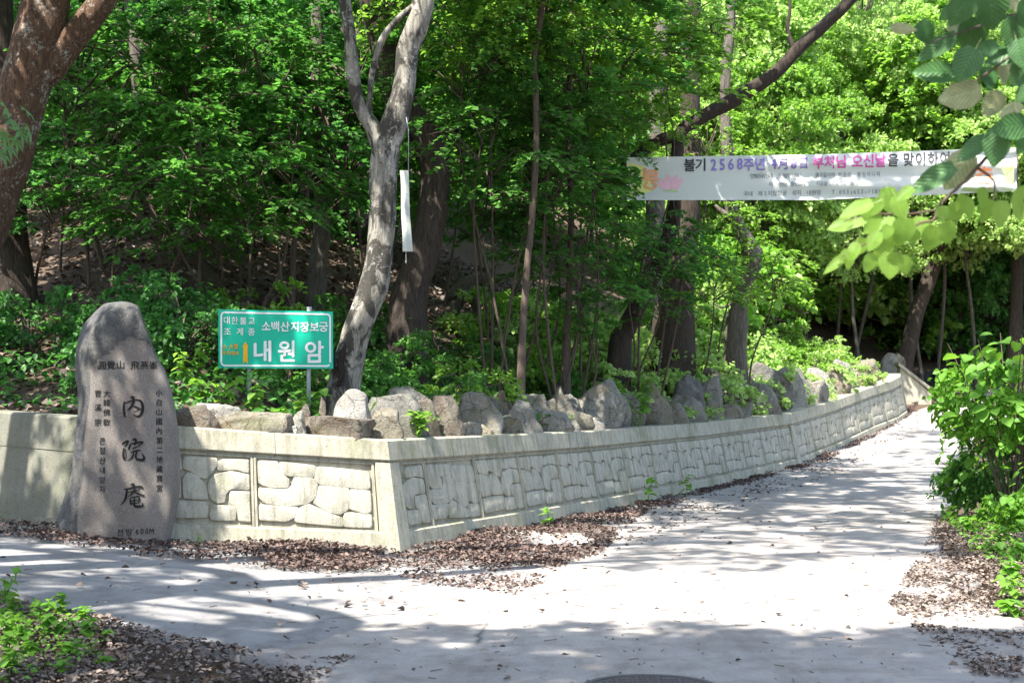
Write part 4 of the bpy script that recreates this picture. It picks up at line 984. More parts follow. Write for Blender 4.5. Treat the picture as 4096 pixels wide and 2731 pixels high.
# ------------------------------------------------------------------ understory that fills the woods
def free_xy(x, y): return wnear(x, y)[0] > .8
UL = 'slender understory tree with layered green leaves in the shaded woods behind the wall'
UG = 'understory trees in the shaded woods'
def where(px):
    for x, w in ((330, 'behind the plain grey wall'), (820, 'behind the inscribed stone'), (1350, 'behind the green sign'), (1800, 'behind the pale crooked trunk'), (2250, 'behind the tallest boulders')):
        if px < x: return w
    return 'left of the banner'
def under(px, py, D, kind, sc, lm, label=None, group=None, bark='bark_thin', r=.022):
    col = {'leaf_a': 'mid green', 'leaf_b': 'deep green', 'leaf_c': 'yellow green'}[lm]; dep = 'on the near slope' if D < 22 else 'deep in the woods' if D < 31 else 'far back'
    hgt = 'high' if py < 250 else 'mid height' if py < 560 else 'low'
    label = '%s %s tree crown %s %s' % (hgt, col, dep, where(px)); group = label
    c = P(px, py, D); x, y = c.x + rnd.uniform(-.6, .6), c.y + rnd.uniform(.1, .9)
    if not free_xy(x, y): x, y = c.x - .3, c.y + .6
    gz = H(x, y)
    if c.z - gz < .8: c.z = gz + .8
    return tree('understory_tree', (x, y, gz), c, kind, sc, r, bark, M[lm], label, 'tree', group)
SUN_TREES = dict(label='sunlit leafy tree on the bright slope beyond the banner', group='sunlit trees beyond the banner')
# nearer sprays seen against the dark woods
for a in ((800, 640, 18.0, 'v0', .95, 'leaf_a'), (1010, 740, 18.2, 'v1', .9, 'leaf_a'), (540, 700, 18.6, 'v0', 1.0, 'leaf_a'), (300, 640, 19.0, 'v1', 1.0, 'leaf_b'), (640, 850, 17.8, 'v1', .75, 'leaf_a'), (860, 900, 18.4, 'v0', .6, 'leaf_a'),
          (1190, 600, 19.0, 'v0', 1.0, 'leaf_b'), (220, 800, 18.5, 'v0', .85, 'leaf_b'), (420, 480, 20, 'v1', 1.3, 'leaf_a'), (760, 380, 20, 'v0', 1.3, 'leaf_a'), (1080, 380, 20, 'v1', 1.3, 'leaf_a'), (1330, 480, 20.5, 'v0', 1.2, 'leaf_a'), (980, 150, 20, 'u1', .6, 'leaf_a'), (600, 160, 20.5, 'u0', .7, 'leaf_b'), (300, 250, 20, 'v0', 1.3, 'leaf_a')):
    under(*a)
# curtain of fine leaves in the middle
for a in ((1880, 250, 19.5, 'u0', .62, 'leaf_a'), (1950, 560, 19.5, 'v1', 1.1, 'leaf_a'), (2150, 330, 20.2, 'u2', .6, 'leaf_a'), (2140, 700, 20.2, 'v0', 1.1, 'leaf_a'), (2300, 560, 20.8, 'u1', .5, 'leaf_a'), (2330, 260, 20.6, 'v0', 1.2, 'leaf_a'),
          (2330, 850, 20.8, 'v1', .85, 'leaf_a'), (1900, 830, 21, 'v0', .85, 'leaf_b'), (2480, 420, 22, 'u1', .5, 'leaf_c'), (1880, 20, 19.5, 'u2', .7, 'leaf_c'), (2180, 20, 20, 'u1', .7, 'leaf_c'), (2460, 90, 22, 'u2', .7, 'leaf_c'), (2360, 1080, 21, 'v0', .8, 'leaf_a'), (2560, 1030, 22.3, 'v1', .8, 'leaf_a'), (2200, 980, 20.6, 'v1', .75, 'leaf_a'), (2700, 980, 22.6, 'v0', .75, 'leaf_a'), (2320, 1250, 21, 'u1', .28, 'leaf_a'),
          (2640, 330, 22.3, 'v1', 1.0, 'leaf_c'), (2720, 120, 22.6, 'v0', 1.1, 'leaf_c'), (2850, 1120, 25.0, 'v0', .7, 'leaf_c'), (2640, 1180, 22.8, 'v1', .6, 'leaf_a'), (2960, 900, 26.5, 'v1', .6, 'leaf_c'), (2830, 560, 25.5, 'v0', .8, 'leaf_c'), (3080, 1080, 26.8, 'v1', .7, 'leaf_c')):
    under(*a)
# deeper layers, left and middle
for D, step, rows in ((24, 560, (60, 470)), (29, 480, (0, 330, 640)), (36, 420, (-60, 250, 520))):
    x = -250
    while x < 2450:
        for yy in rows:
            under(x + rnd.uniform(-120, 120), yy + rnd.uniform(-90, 90), D + rnd.uniform(-1.2, 1.2), 'u%d' % rnd.randrange(3), rnd.uniform(.95, 1.3), rnd.choice(['leaf_b', 'leaf_a', 'leaf_b'] if x < 1500 else ['leaf_a', 'leaf_a', 'leaf_c']))
        x += step
# sunlit wood on the right and far slope
for D, step, rows, sc in ((40, 330, (150, 480, 760), .75), (52, 340, (0, 300, 600, 850), .95), (68, 320, (-150, 120, 400, 700, 950), 1.15)):
    x = 2450
    while x < 4400:
        for yy in rows:
            px = x + rnd.uniform(-110, 110); py = yy + rnd.uniform(-80, 80)
            if D < 45 and px < 3050 and py > 600: continue
            c = P(px, py, D + rnd.uniform(-2, 2)); gz = H(c.x, c.y)
            if c.z < gz + 1.5: c.z = gz + 1.5
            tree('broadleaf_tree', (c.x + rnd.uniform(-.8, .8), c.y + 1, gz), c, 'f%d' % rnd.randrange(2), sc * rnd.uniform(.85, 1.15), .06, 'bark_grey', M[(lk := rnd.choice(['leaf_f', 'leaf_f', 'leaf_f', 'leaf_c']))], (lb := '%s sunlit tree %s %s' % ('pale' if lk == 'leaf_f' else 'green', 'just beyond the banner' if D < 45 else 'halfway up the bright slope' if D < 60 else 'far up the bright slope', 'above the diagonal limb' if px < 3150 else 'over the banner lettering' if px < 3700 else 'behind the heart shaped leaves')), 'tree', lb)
        x += step
for D, xs_, rows in ((46, (3650, 3900, 4150, 4350), (1000, 1250)), (58, (3550, 3750, 3950, 4200, 4400), (950, 1150, 1300))):
    for px in xs_:
        for py in rows:
            c = P(px + rnd.uniform(-60, 60), py + rnd.uniform(-50, 50), D + rnd.uniform(-2, 2)); gz = max(H(c.x, c.y), G(c.x, c.y)); c.z = max(c.z, gz + 1.2)
            tree('broadleaf_tree', (c.x, c.y + .8, gz), c, 'f%d' % rnd.randrange(2), .75, .05, 'bark_dark', M['leaf_a'], 'shaded leafy tree in the gloom where the road bends away', 'tree', 'shaded trees at the road bend')
# far-off wood that closes the view
g_ = np.random.default_rng(5); pos = []
for k in range(15000):
    y = g_.uniform(78, 118); x = g_.uniform(-.42 * y, .46 * y); z = H(x, y) if wnear(x, y)[0] > 0 else G(x, y); t = noise.noise(Vector((x * .25, y * .2, 0))) 
    pos.append((x, y, z + g_.uniform(0, 1) ** .7 * (7 + 5 * t)))
pos = np.array(pos); n = len(pos)
V, Fq = leaf_arrays(pos, g_.uniform(0, 6.28, n), g_.normal(-.2, .6, n), g_.normal(0, .6, n), g_.uniform(.7, 1.5, n), .4)
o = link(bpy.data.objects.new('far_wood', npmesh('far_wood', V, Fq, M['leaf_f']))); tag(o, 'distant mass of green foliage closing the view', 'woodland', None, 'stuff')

# ------------------------------------------------------------------ canopy out of the picture that shades the place
CL = 'tall broadleaf tree overhanging the road from outside the picture, casting dappled shade'
def over(tx, ty, h_, kind, sc, lm='leaf_a', tz=0., root=None):
    """crown standing between the sun and the spot (tx, ty)"""
    c = Vector((tx, ty, tz)) + SUN * (h_ / SUN.z)
    if root is None: root = (.38 * max(c.y, 3) + 1.6, c.y + 1.0) if c.x > -.5 else (-.38 * max(c.y, 3) - 1.6, c.y)
    gz = H(*root); b_ = Vector((root[0], root[1], gz)); l = c - b_
    mids = [(0, 0, l.z * .45, .17), (l.x * .12, l.y * .12, l.z * .8, .14), (l.x * .6, l.y * .6, l.z * .97, .09)]
    tree('overhanging_tree', b_, c, kind, sc, .2, 'bark_grey', M[lm], CL, 'tree', 'trees overhanging the road', mids)
OVER = [(-1.0 + 1.55 * k, 7.95 + .12 * math.sin(k * 2.1), 9.0 + (k % 3) * .8, 'c%d' % (k % 2), .42) for k in range(5)] + [(-.2 + 1.6 * k, 7.7, 11.5 + (k % 2), 'c%d' % (k % 2), .42) for k in range(5)] + [  # foreground shade, then driveway and monument
 (-4.0, 10.6, 10, 't0', .55), (-2.6, 9.6, 9.5, 't1', .42), (-5.2, 9.4, 11, 't1', .6), (-8, 12.5, 10, 't0', .8), (6.2, 9.0, 10, 't0', .6),
 # road dapples
 (2.6, 14.8, 11.5, 't1', .5), (5.2, 17.0, 12, 't0', .62), (3.6, 19.5, 12.5, 't1', .7), (6.6, 22.5, 13, 't0', .75), (7.4, 26.5, 14, 't1', .55), (9.8, 29.0, 14, 't0', .6), (1.6, 13.2, 11, 't0', .28), (4.4, 14.6, 12, 't0', .42), (2.4, 17.2, 12, 't0', .4), (6.5, 12.5, 11, 't1', .6), (10.4, 33, 15, 't1', .45)]
for a in OVER: over(*a)
over(-3.95, 12.9, 6.5, 'c1', .36, tz=.75); over(-2.5, 15.2, 6.0, 'c0', .22, tz=2.3)
# roof of leaves over the dim woods
for i, (x, y) in enumerate(((-10, 24), (-6, 26), (-2.5, 28), (-8.5, 30), (-4, 32))):
    gz = H(x, y); z = gz + rnd.uniform(8.5, 10.5); z = max(z, 1.5 + .285 * y + 2.2)
    tree('canopy_tree', (x, y, gz), (x, y, z), 'c%d' % (i % 2), rnd.uniform(.8, .95), .13, rnd.choice(['bark_dark', 'bark_grey']), M['leaf_a'], 'tall dim trunk in the woods behind the wall, its crown above the picture', 'tree', 'tall trees of the shaded woods')

# ------------------------------------------------------------------ shrubs and ground cover on the hillside
def shrub(x, y, kind, sc, lm, label, group, z=None, up=.3):
    gz = H(x, y) if z is None else z; e = tag(empty('shrub', (x, y, gz)), label, 'shrub', group); me, br, rx_, rz_ = CR[kind]; r = rnd.uniform(0, 6.28)
    o = inst('foliage', me, e, (0, 0, rz_ * sc * .75 + up * sc * .3), (0, 0, r), sc); setmat(o, M[lm])
    o = inst('twigs', br, e, (0, 0, rz_ * sc * .75), (0, 0, r), sc); o['kind'] = 'stuff'
    mb = MB()
    for k in range(4): a = k * 1.6 + r; mb.tube([(0, 0, -.08, .012 * sc), (.12 * sc * math.cos(a), .12 * sc * math.sin(a), rz_ * sc, .007 * sc)], 5, False)
    mb.obj('stem', M['bark_thin'], e)
    return e
for k in range(64):                                  # bright bushes over the far half of the wall
    px = rnd.uniform(2680, 3600); wx, wy, wz = wall_at(px); bk = rnd.uniform(.9, 4.2)
    x, y = wx - bk * .85, wy + bk * .5
    shrub(x, y, 's%d' % rnd.randrange(3), (sc := rnd.uniform(.7, 1.35)), (lk := rnd.choice(['leaf_f', 'leaf_c', 'leaf_f'])), (lb := '%s %s bush %s %s' % ('small' if sc < 1 else 'large', 'pale' if lk == 'leaf_f' else 'green', 'just behind the rocks' if bk < 2.2 else 'up the bank', 'near the rusty pointed boulder' if px < 2950 else 'above the wall pier' if px < 3300 else 'above the curved wall end')), lb)
for (px, bk, sc) in ((2780, .5, .5), (2900, .55, .55), (3080, .4, .45), (3160, .5, .6), (3260, .35, .45), (3340, .5, .6), (3420, .35, .5), (3490, .5, .6), (3540, .4, .5)):
    wx, wy, wz = wall_at(px); shrub(wx - bk * .85, wy + bk * .5, 's%d' % rnd.randrange(3), sc, 'leaf_f', 'small bright bush hanging over the coping of the wall', 'small bushes on the coping')
for k in range(13):                                  # dim bushes at the left
    px = rnd.uniform(-100, 760); D = rnd.uniform(15.3, 18.5); p = P(px, 1500, D)
    if free_xy(p.x, p.y): shrub(p.x, p.y, 's%d' % rnd.randrange(3), rnd.uniform(.5, .85), 'leaf_b', 'green leafy bush behind the plain grey wall', 'bushes behind the plain grey wall')
for k in range(11):
    px = rnd.uniform(720, 1900); D = rnd.uniform(15.8, 18.0); p = P(px, 1500, D)
    if free_xy(p.x, p.y): shrub(p.x, p.y, 'g0' if rnd.random() < .5 else 's1', rnd.uniform(.32, .55), rnd.choice(['leaf_b', 'leaf_b', 'leaf_a']), 'low green bush on the slope between sign and boulders', 'low bushes on the slope')
for k in range(26):
    px = rnd.uniform(1800, 2750); wx, wy, wz = wall_at(px); bk = rnd.uniform(1.0, 4.0); x, y = wx - bk * .8, wy + bk * .55
    shrub(x, y, rnd.choice(['s0', 's1', 'g0']), rnd.uniform(.5, .9), rnd.choice(['leaf_a', 'leaf_c', 'leaf_a']), 'green bush on the slope behind the middle boulders', 'bushes behind the middle boulders')
for k in range(46):
    px, py = rnd.uniform(2740, 3560), rnd.uniform(1020, 1330); p = hh(px, py, 24)
    if p.y > 70: continue
    e_ = shrub(p.x, p.y, 's%d' % rnd.randrange(3), rnd.uniform(1.3, 2.3) * min(1.6, p.y / 30), rnd.choice(['leaf_c', 'leaf_f', 'leaf_s']), 'large light green bush on the open bank below the banner', 'large bushes on the open bank')
for k in range(30):
    px, D = rnd.uniform(3600, 4250), rnd.uniform(41, 52); p = P(px, 1500, D)
    if wnear(p.x, p.y)[0] < .3 and p.x < redge(min(p.y, 48)) + .5: continue
    gz = max(H(p.x, p.y), G(p.x, p.y)); shrub(p.x, p.y, 's%d' % rnd.randrange(3), rnd.uniform(1.6, 2.6), rnd.choice(['leaf_a', 'leaf_c', 'leaf_s']), 'tall green bush under the dark trunks where the road bends away', 'bushes at the road bend', gz)
# single plants seen among boulders and along the wall
LEAF = {}
def leaf_mesh(name, wid, m, n=5, curl=.12, fold=.10, lobes=0, heart=0.):
    V = [(0, 0, 0)]; L_, R_ = [], []
    prof = [(0, 0)] + [((i + .5) / n, math.sin(math.pi * ((i + .5) / n) ** .75) ** .8) for i in range(n)] + [(1, 0)]
    V = []; 
    for t, w in prof: V.append((0, t - heart * 0, -curl * t * t))
    for sgn in (-1, 1):
        for t, w in prof[1:-1]: V.append((sgn * wid * w, t - heart * (1 - t) ** 3, fold * w - curl * t * t + .02 * math.sin(t * 17 + sgn)))
    c = len(prof); Fs = []
    for sgn, o in ((-1, c), (1, c + n)):
        f = [(0, 1, o)] + [(i, i + 1, o + i, o + i - 1) for i in range(1, n)] + [(n, n + 1, o + n - 1)]
        Fs += [q if sgn < 0 else q[::-1] for q in f]
    k = len(V); V += [(-.012, .02, 0), (.012, .02, 0), (.008, -.3, .03), (-.008, -.3, .03)]; Fs.append((k, k + 1, k + 2, k + 3))
    return mobj(name, V, Fs, m, None, True, True)
for k in range(3):
    LEAF['n%d' % k] = leaf_mesh('leaf', .36 + .05 * k, M['leaf_n'], 6, .10 + .06 * k, .07, 0, .10)
    LEAF['y%d' % k] = leaf_mesh('leaf', .36 + .05 * k, M['leaf_y'], 6, .10 + .08 * k, .07, 0, .10)
    LEAF['s%d' % k] = leaf_mesh('leaf', .38 + .04 * k, M['leaf_s'], 5, .15 + .08 * k, .10, 0, .10)
    LEAF['c%d' % k] = leaf_mesh('leaf', .30 + .04 * k, M['leaf_c'], 4, .15 + .08 * k, .10)
def plant(x, y, z, h_, n, L, key, label, group=None, name='seedling', stems=1):
    e = tag(empty(name, (x, y, z)), label, 'plant', group); mb = MB(); r = rnd.random() * 6
    for s_ in range(stems):
        lx, ly = rnd.uniform(-.25, .25) * h_ * (1 + stems * .2), rnd.uniform(-.25, .25) * h_
        mb.tube([(0, 0, -.03, .006), (lx * .4, ly * .4, h_ * .5, .005), (lx, ly, h_, .003)], 5, False)
        for i in range(n):
            t = .3 + .7 * (i + 1) / n; a = r + i * 2.4 + s_
            o = inst('leaf', LEAF[key + str(rnd.randrange(3))], e, (lx * t, ly * t, h_ * t), (rnd.uniform(-.5, .25), rnd.uniform(-.35, .35), a), L * rnd.uniform(.7, 1.2))
    mb.obj('stem', M['leaf_s'], e); return e
def wall_base(px, out=.18):
    """ground beside the foot of the wall in the direction of picture column px"""
    wx, wy, wz = wall_at(px); dn = wnear(wx, wy); i = dn[2]; ax, ay, _ = WP[i]; bx, by, _ = WP[i + 1]; L = math.hypot(bx - ax, by - ay)
    x, y = wx + (by - ay) / L * (.2 + out), wy - (bx - ax) / L * (.2 + out); return x, y, G(x, y)
plant(*wall_base(2480, .2), .42, 9, .13, 's', 'drooping dark leaved seedling against the wall foot', None, 'seedling')
plant(*wall_base(2640, .2), .34, 9, .14, 'c', 'bright curling seedling at the foot of the wall')
plant(*wall_base(2030, .35), .26, 7, .11, 's', 'small upright green seedling in the brown litter')
q = gh(800, 2190); plant(q.x, q.y, q.z, .12, 7, .05, 'c', 'tiny pale sprig in the leaf litter near the inscribed stone')
p = wall_at(1685); plant(p[0] - .03, p[1] + .1, p[2] - .02, .30, 12, .09, 'c', 'leafy sprig growing between the corner boulders', None, 'sprig', 4)
p = wall_at(2590); tagp = plant(p[0] - .12, p[1] + .15, p[2] - .05, .75, 16, .11, 's', 'feathery green shrub rooted between boulders and drooping over the coping', None, 'shrub', 5)
for (px, py, D, h_) in ((820, 1640, 14.9, .34), (900, 1640, 14.8, .42), (780, 1620, 15.2, .5), (1000, 1650, 14.8, .38), (1180, 1640, 14.9, .3), (1120, 1650, 14.75, .2), (1250, 1640, 15.1, .35), (740, 1600, 15.2, .4)):
    v = P(px, py, D); plant(v.x, v.y, H(v.x, v.y), h_, 9, .12, rnd.choice('sc'), 'leafy seedling standing around the sign posts', 'seedlings around the sign posts', 'seedling', 2)
# fern beside the pale trunk
v = P(1470, 1580, 15.0); fe = tag(empty('fern', (v.x, v.y, H(v.x, v.y))), 'pale green fern frond beside the white pointed boulder', 'fern'); mb = MB(); A = spline([(0, 0, 0, .004), (.03, 0, .18, .004), (.11, 0, .36, .002)], 6); mb.tube(A, 5); mb.obj('stem', M['leaf_c'], fe)
for i, a in enumerate(A[2:]):
    for sg_ in (-1, 1): inst('leaflet', LEAF['c0'], fe, a[:3], (.1, .3 * sg_, -1.35 * sg_ - .2), .15 * (1 - .75 * i / len(A)))

# ------------------------------------------------------------------ broad leaved shrubs at the right of the road
def big_shrub(px, py, D, rx, rz, n, L, key, label, lm, extra=.8):
    c = P(px, py, D); gz = G(c.x, c.y); e = tag(empty('broadleaf_shrub', (c.x, c.y, gz)), label, 'shrub'); hz = c.z - gz; mb = MB(); k_ = 0
    tips = []
    for s_ in range(16):
        a = rnd.uniform(0, 6.28); rr = rnd.uniform(.3, 1); t = (rx * rr * math.cos(a), rx * rr * math.sin(a) * .8, hz + rz * rnd.uniform(-.4, 1.0)); tips.append(t)
        mb.tube(spline([(rnd.uniform(-.1, .1), rnd.uniform(-.1, .1), -.1, .016), (t[0] * .5, t[1] * .5, t[2] * .6, .011), (*t, .004)], 4), 5, False)
    mb.obj('stem', M['bark_thin'], e)
    while k_ < n:
        p = Vector((rnd.uniform(-1, 1), rnd.uniform(-1, 1), rnd.uniform(-1, 1)))
        if p.length > 1 or p.length < .45: continue
        p = Vector((p.x * rx, p.y * rx * .8, p.z * rz)); a = math.atan2(p.y, p.x) - math.pi / 2 + rnd.uniform(-.9, .9)
        inst('leaf', LEAF[key + str(rnd.randrange(3))], e, (p.x, p.y, hz + p.z), (rnd.uniform(-.85, .2), rnd.uniform(-.5, .5), a), L * rnd.uniform(.65, 1.2)); k_ += 1
    for kk in ('s0', 's2', 's1'):
        me = CR[kk][0]; sc = rx / .75 * extra; o = inst('foliage', me, e, (rnd.uniform(-.1, .1), .15, hz - rz * .15), (0, 0, rnd.uniform(0, 6)), (sc, sc, rz / .5 * extra)); setmat(o, M[lm]); o['kind'] = 'stuff'
    return e
big_shrub(4050, 1560, 17.0, .85, .72, 190, .17, 's', 'tall broad leaved shrub with lit lobed leaves at the right roadside', 'leaf_s')
big_shrub(3990, 1850, 17.8, .72, .62, 150, .13, 's', 'lower dense green shrub beneath the tall broad leaved one', 'leaf_a')
big_shrub(4190, 1990, 16.0, .62, .5, 80, .11, 's', 'low green shrub at the right edge of the road litter', 'leaf_s')
for k, (px, py, h_) in enumerate(((3800, 2090, .2), (3930, 2120, .25), (4010, 2180, .2), (4070, 2140, .25), (3980, 2230, .15), (4080, 2260, .2), (4060, 2420, .2), (4040, 2480, .14), (3870, 2140, .2), (4040, 2320, .15))):
    q = gh(px, py); plant(q.x, q.y, q.z, h_, 8, .10, rnd.choice('sc'), 'small green seedling in the litter right of the road', 'seedlings right of the road', 'seedling', 2)
for (px, py, h_, nn) in ((60, 2470, .3, 2), (160, 2500, .3, 2), (250, 2480, .32, 3), (40, 2560, .3, 2), (330, 2500, .22, 2), (280, 2640, .2, 2), (130, 2640, .2, 2), (420, 2680, .14, 1), (40, 2700, .25, 2), (240, 2715, .2, 1), (180, 2560, .3, 2), (60, 2330, .22, 1), (20, 2420, .35, 2), (340, 2560, .24, 2), (230, 2560, .25, 2), (100, 2590, .3, 2), (30, 2640, .3, 2), (440, 2560, .12, 1)):
    q = gh(px, py); plant(q.x, q.y, q.z, h_ * .5, 8, .06, rnd.choice('ss'), 'fresh green seedling in the leaf litter at the left verge', 'seedlings at the left verge', 'seedling', nn)

# ------------------------------------------------------------------ foreground boughs
lt = tag(empty('broadleaf_tree', (2.9, 4.4, G(2.9, 4.4))), 'bough with large heart shaped leaves reaching in over the road', 'tree')
ND = 4.25
def NZ(x, y, d=0.): return P(3200 + x * .8924, y * .8924, ND + d)
mb = MB(); mb.tube(spline([(2.9, 4.4, -.2, .09), (2.85, 4.4, 1.2, .075), (2.8, 4.4, 2.6, .06), (2.75, 4.4, 4.2, .04)], 5), 10, True, .1); keep_world(mb.obj('trunk', M['bark_grey'], None), lt)
def twig(pts, r0, r1):
    q = [NZ(*p) for p in pts]; n = len(q); mb = MB(); mb.tube(spline([(*v, r0 + (r1 - r0) * i / (n - 1)) for i, v in enumerate(q)], 5), 7, True, .1); keep_world(mb.obj('twig', M['twig'], None), lt)
v = NZ(1004, 560); 
mb = MB(); mb.tube(spline([(2.82, 4.4, 2.2, .03), (2.2, 4.35, 2.35, .018), (*v, .007)], 6), 7); keep_world(mb.obj('branch', M['bark_grey'], None), lt)
mb = MB(); mb.tube(spline([(2.8, 4.4, 2.7, .03), (2.1, 4.3, 2.75, .016), (*NZ(1010, 60), .008), (*NZ(800, 120), .004), (*NZ(560, 200), .002)], 6), 7); keep_world(mb.obj('branch', M['bark_grey'], None), lt)
twig([(1004, 560), (890, 650), (800, 745), (720, 830), (625, 920), (600, 985), (540, 1000), (440, 1050), (300, 1090), (190, 1150)], .007, .002)
twig([(800, 755), (870, 815), (868, 900), (900, 930)], .004, .002); twig([(620, 940), (480, 960), (330, 960), (200, 990)], .003, .0015); twig([(1010, 200), (880, 300), (760, 380), (690, 430)], .005, .002)
NL = [(720,45,150,120,120,'d'),(860,45,175,150,80,'d'),(960,15,90,60,60,'u'),(770,160,155,140,100,'d'),(610,215,195,80,150,'d'),(600,325,175,105,182,'d'),(745,290,155,130,120,'d'),(830,225,120,70,150,'d'),(955,150,145,110,95,'d'),(900,255,145,95,160,'d'),(845,350,105,95,80,'d'),(565,150,115,90,50,'d'),(465,130,110,50,5,'u'),
 (710,430,190,125,165,'u'),(680,420,80,45,140,'d'),(860,470,130,95,130,'u'),(915,320,130,70,100,'u'),(940,570,175,115,170,'d'),(880,660,160,120,100,'d'),(770,670,155,80,140,'d'),(590,805,215,95,150,'d'),(705,770,195,135,125,'u'),(728,740,95,45,100,'d'),(985,240,125,95,80,'d'),(990,330,125,105,120,'d'),(940,500,115,65,150,'u'),(1010,420,105,85,130,'d'),(690,130,95,75,110,'u'),(425,125,65,35,180,'d'),(1010,60,120,100,90,'d'),(1000,640,110,80,110,'d'),(660,60,80,60,140,'d')]
NY_ = [(250,940,150,75,160),(180,1010,110,65,170),(300,940,95,65,100),(340,930,85,55,120),(400,900,115,85,80),(450,935,115,75,70),(470,870,85,55,140),(240,1000,110,55,170),(330,1010,105,65,140),(390,1000,75,55,160),(460,1040,125,105,100),(540,1020,95,85,100),(590,1070,110,105,110),(660,1045,95,95,70),(690,950,85,75,120),(750,930,95,75,70),(640,960,70,55,90),(330,1080,95,65,120),(260,1110,95,65,130),(240,1130,85,55,110),(410,1080,75,65,90),(370,1130,130,95,100),(405,1190,115,100,95),(470,1190,85,65,70),(160,1180,125,45,145),(200,1150,65,45,120),(220,1170,75,45,100),(310,1180,85,65,110),(820,890,95,55,80),(840,950,105,65,110),(900,960,115,75,100),(990,870,105,65,150),(980,940,105,55,80),(720,910,75,45,100),(390,1040,65,55,110),(350,1060,65,55,110),(500,1060,65,75,100)]
def near_leaf(x, y, ln, w, ang, kind, d):
    c = NZ(x, y, d); k = .8924 / F * c.y; ln *= k * 1.08; w *= k * 1.08; a = R(ang)
    ydir = Vector((math.cos(a), 0, -math.sin(a))); nrm = Vector((0, -1, .35 if kind == 'y' else .15)); 
    ydir = (ydir + Vector((0, rnd.uniform(-.25, .25), 0))).normalized()
    if kind == 'u': nrm = Vector((0, 1, -.1))
    xdir = ydir.cross(nrm).normalized(); nrm = xdir.cross(ydir)
    tilt = rnd.uniform(-.35, .35); xdir = (xdir * math.cos(tilt) + nrm * math.sin(tilt)).normalized(); nrm = xdir.cross(ydir).normalized()
    key = ('y' if kind == 'y' else 'n') + str(rnd.randrange(3)); w0 = {'0': .72, '1': .82, '2': .92}[key[1]]
    m_ = Matrix((xdir * (w / w0), ydir * ln, nrm * ln)).transposed().to_4x4(); m_.translation = c - ydir * ln * .5
    o = bpy.data.objects.new('leaf', LEAF[key]); link(o); o.parent = lt; o.matrix_parent_inverse = Matrix.Translation(-Vector(lt.location)); o.matrix_basis = m_
for i, (x, y, ln, w, ang, kd) in enumerate(NL): near_leaf(x, y, ln, w, ang, kd, ((i * 37) % 17 - 8) * .018)
for i, (x, y, ln, w, ang) in enumerate(NY_): near_leaf(x, y, ln, w, ang, 'y', ((i * 29) % 17 - 8) * .018 - .05)
o = bpy.data.objects.new('crown', CR['u1'][0]); link(o); o.location = (1.35, 3.45, 3.75); o.scale = (.34, .34, .26); setmat(o, M['leaf_b']); keep_world(o, lt)  # unseen leaf mass added above the bough to shade its dark leaves
# maple spray at the left edge
mt_ = tag(empty('maple_bough', P(-120, 560, 6.0)), 'spray of pale green maple leaves in front of the leaning reddish trunk', 'branch')
def maple_mesh():
    V = [(0, 0, 0)]; Fs = []; 
    for k, (a, l) in enumerate(((-130, .45), (-85, .75), (-42, .95), (0, 1.05), (42, .95), (85, .75), (130, .45))):
        d = Vector((math.sin(R(a)), math.cos(R(a)), 0)); s_ = Vector((d.y, -d.x, 0)); n = len(V)
        V += [tuple(d * l * .45 - s_ * .13 * l + Vector((0, 0, .03))), tuple(d * l + Vector((0, 0, -.12 * l))), tuple(d * l * .45 + s_ * .13 * l + Vector((0, 0, .03))), tuple(d * l * .5 + Vector((0, 0, -.01)))]
        Fs += [(0, n, n + 3), (n, n + 1, n + 3), (n + 3, n + 1, n + 2), (0, n + 3, n + 2)]
    return mobj('leaf', V, Fs, M['leaf_m'], None, False, True)
mm = maple_mesh(); mb = MB()
for (x, y, a) in ((20, 430, 95), (100, 440, 80), (40, 480, 110), (80, 520, 100), (60, 560, 100), (10, 530, 90), (30, 585, 115), (-20, 460, 90), (110, 515, 75), (0, 610, 120)):
    c = P(x, y, 6.0 + rnd.uniform(-.15, .15)); b_ = P(-120, 560, 6.0); mb.tube([(*b_, .004), (*c, .0015)], 4, False)
    o = inst('leaf', mm, None, c, (R(-62) + rnd.uniform(-.3, .3), rnd.uniform(-.3, .3), R(-a) + rnd.uniform(-.3, .3)), .085 * rnd.uniform(.8, 1.15)); keep_world(o, mt_)
A = P(-120, 560, 6.0); mb.tube([(*A, .008), (A.x - 1.2, A.y + .2, A.z + .3, .02), (A.x - 1.4, A.y + .3, -.2, .05)], 6); keep_world(mb.obj('twig', M['bark_thin'], None), mt_)

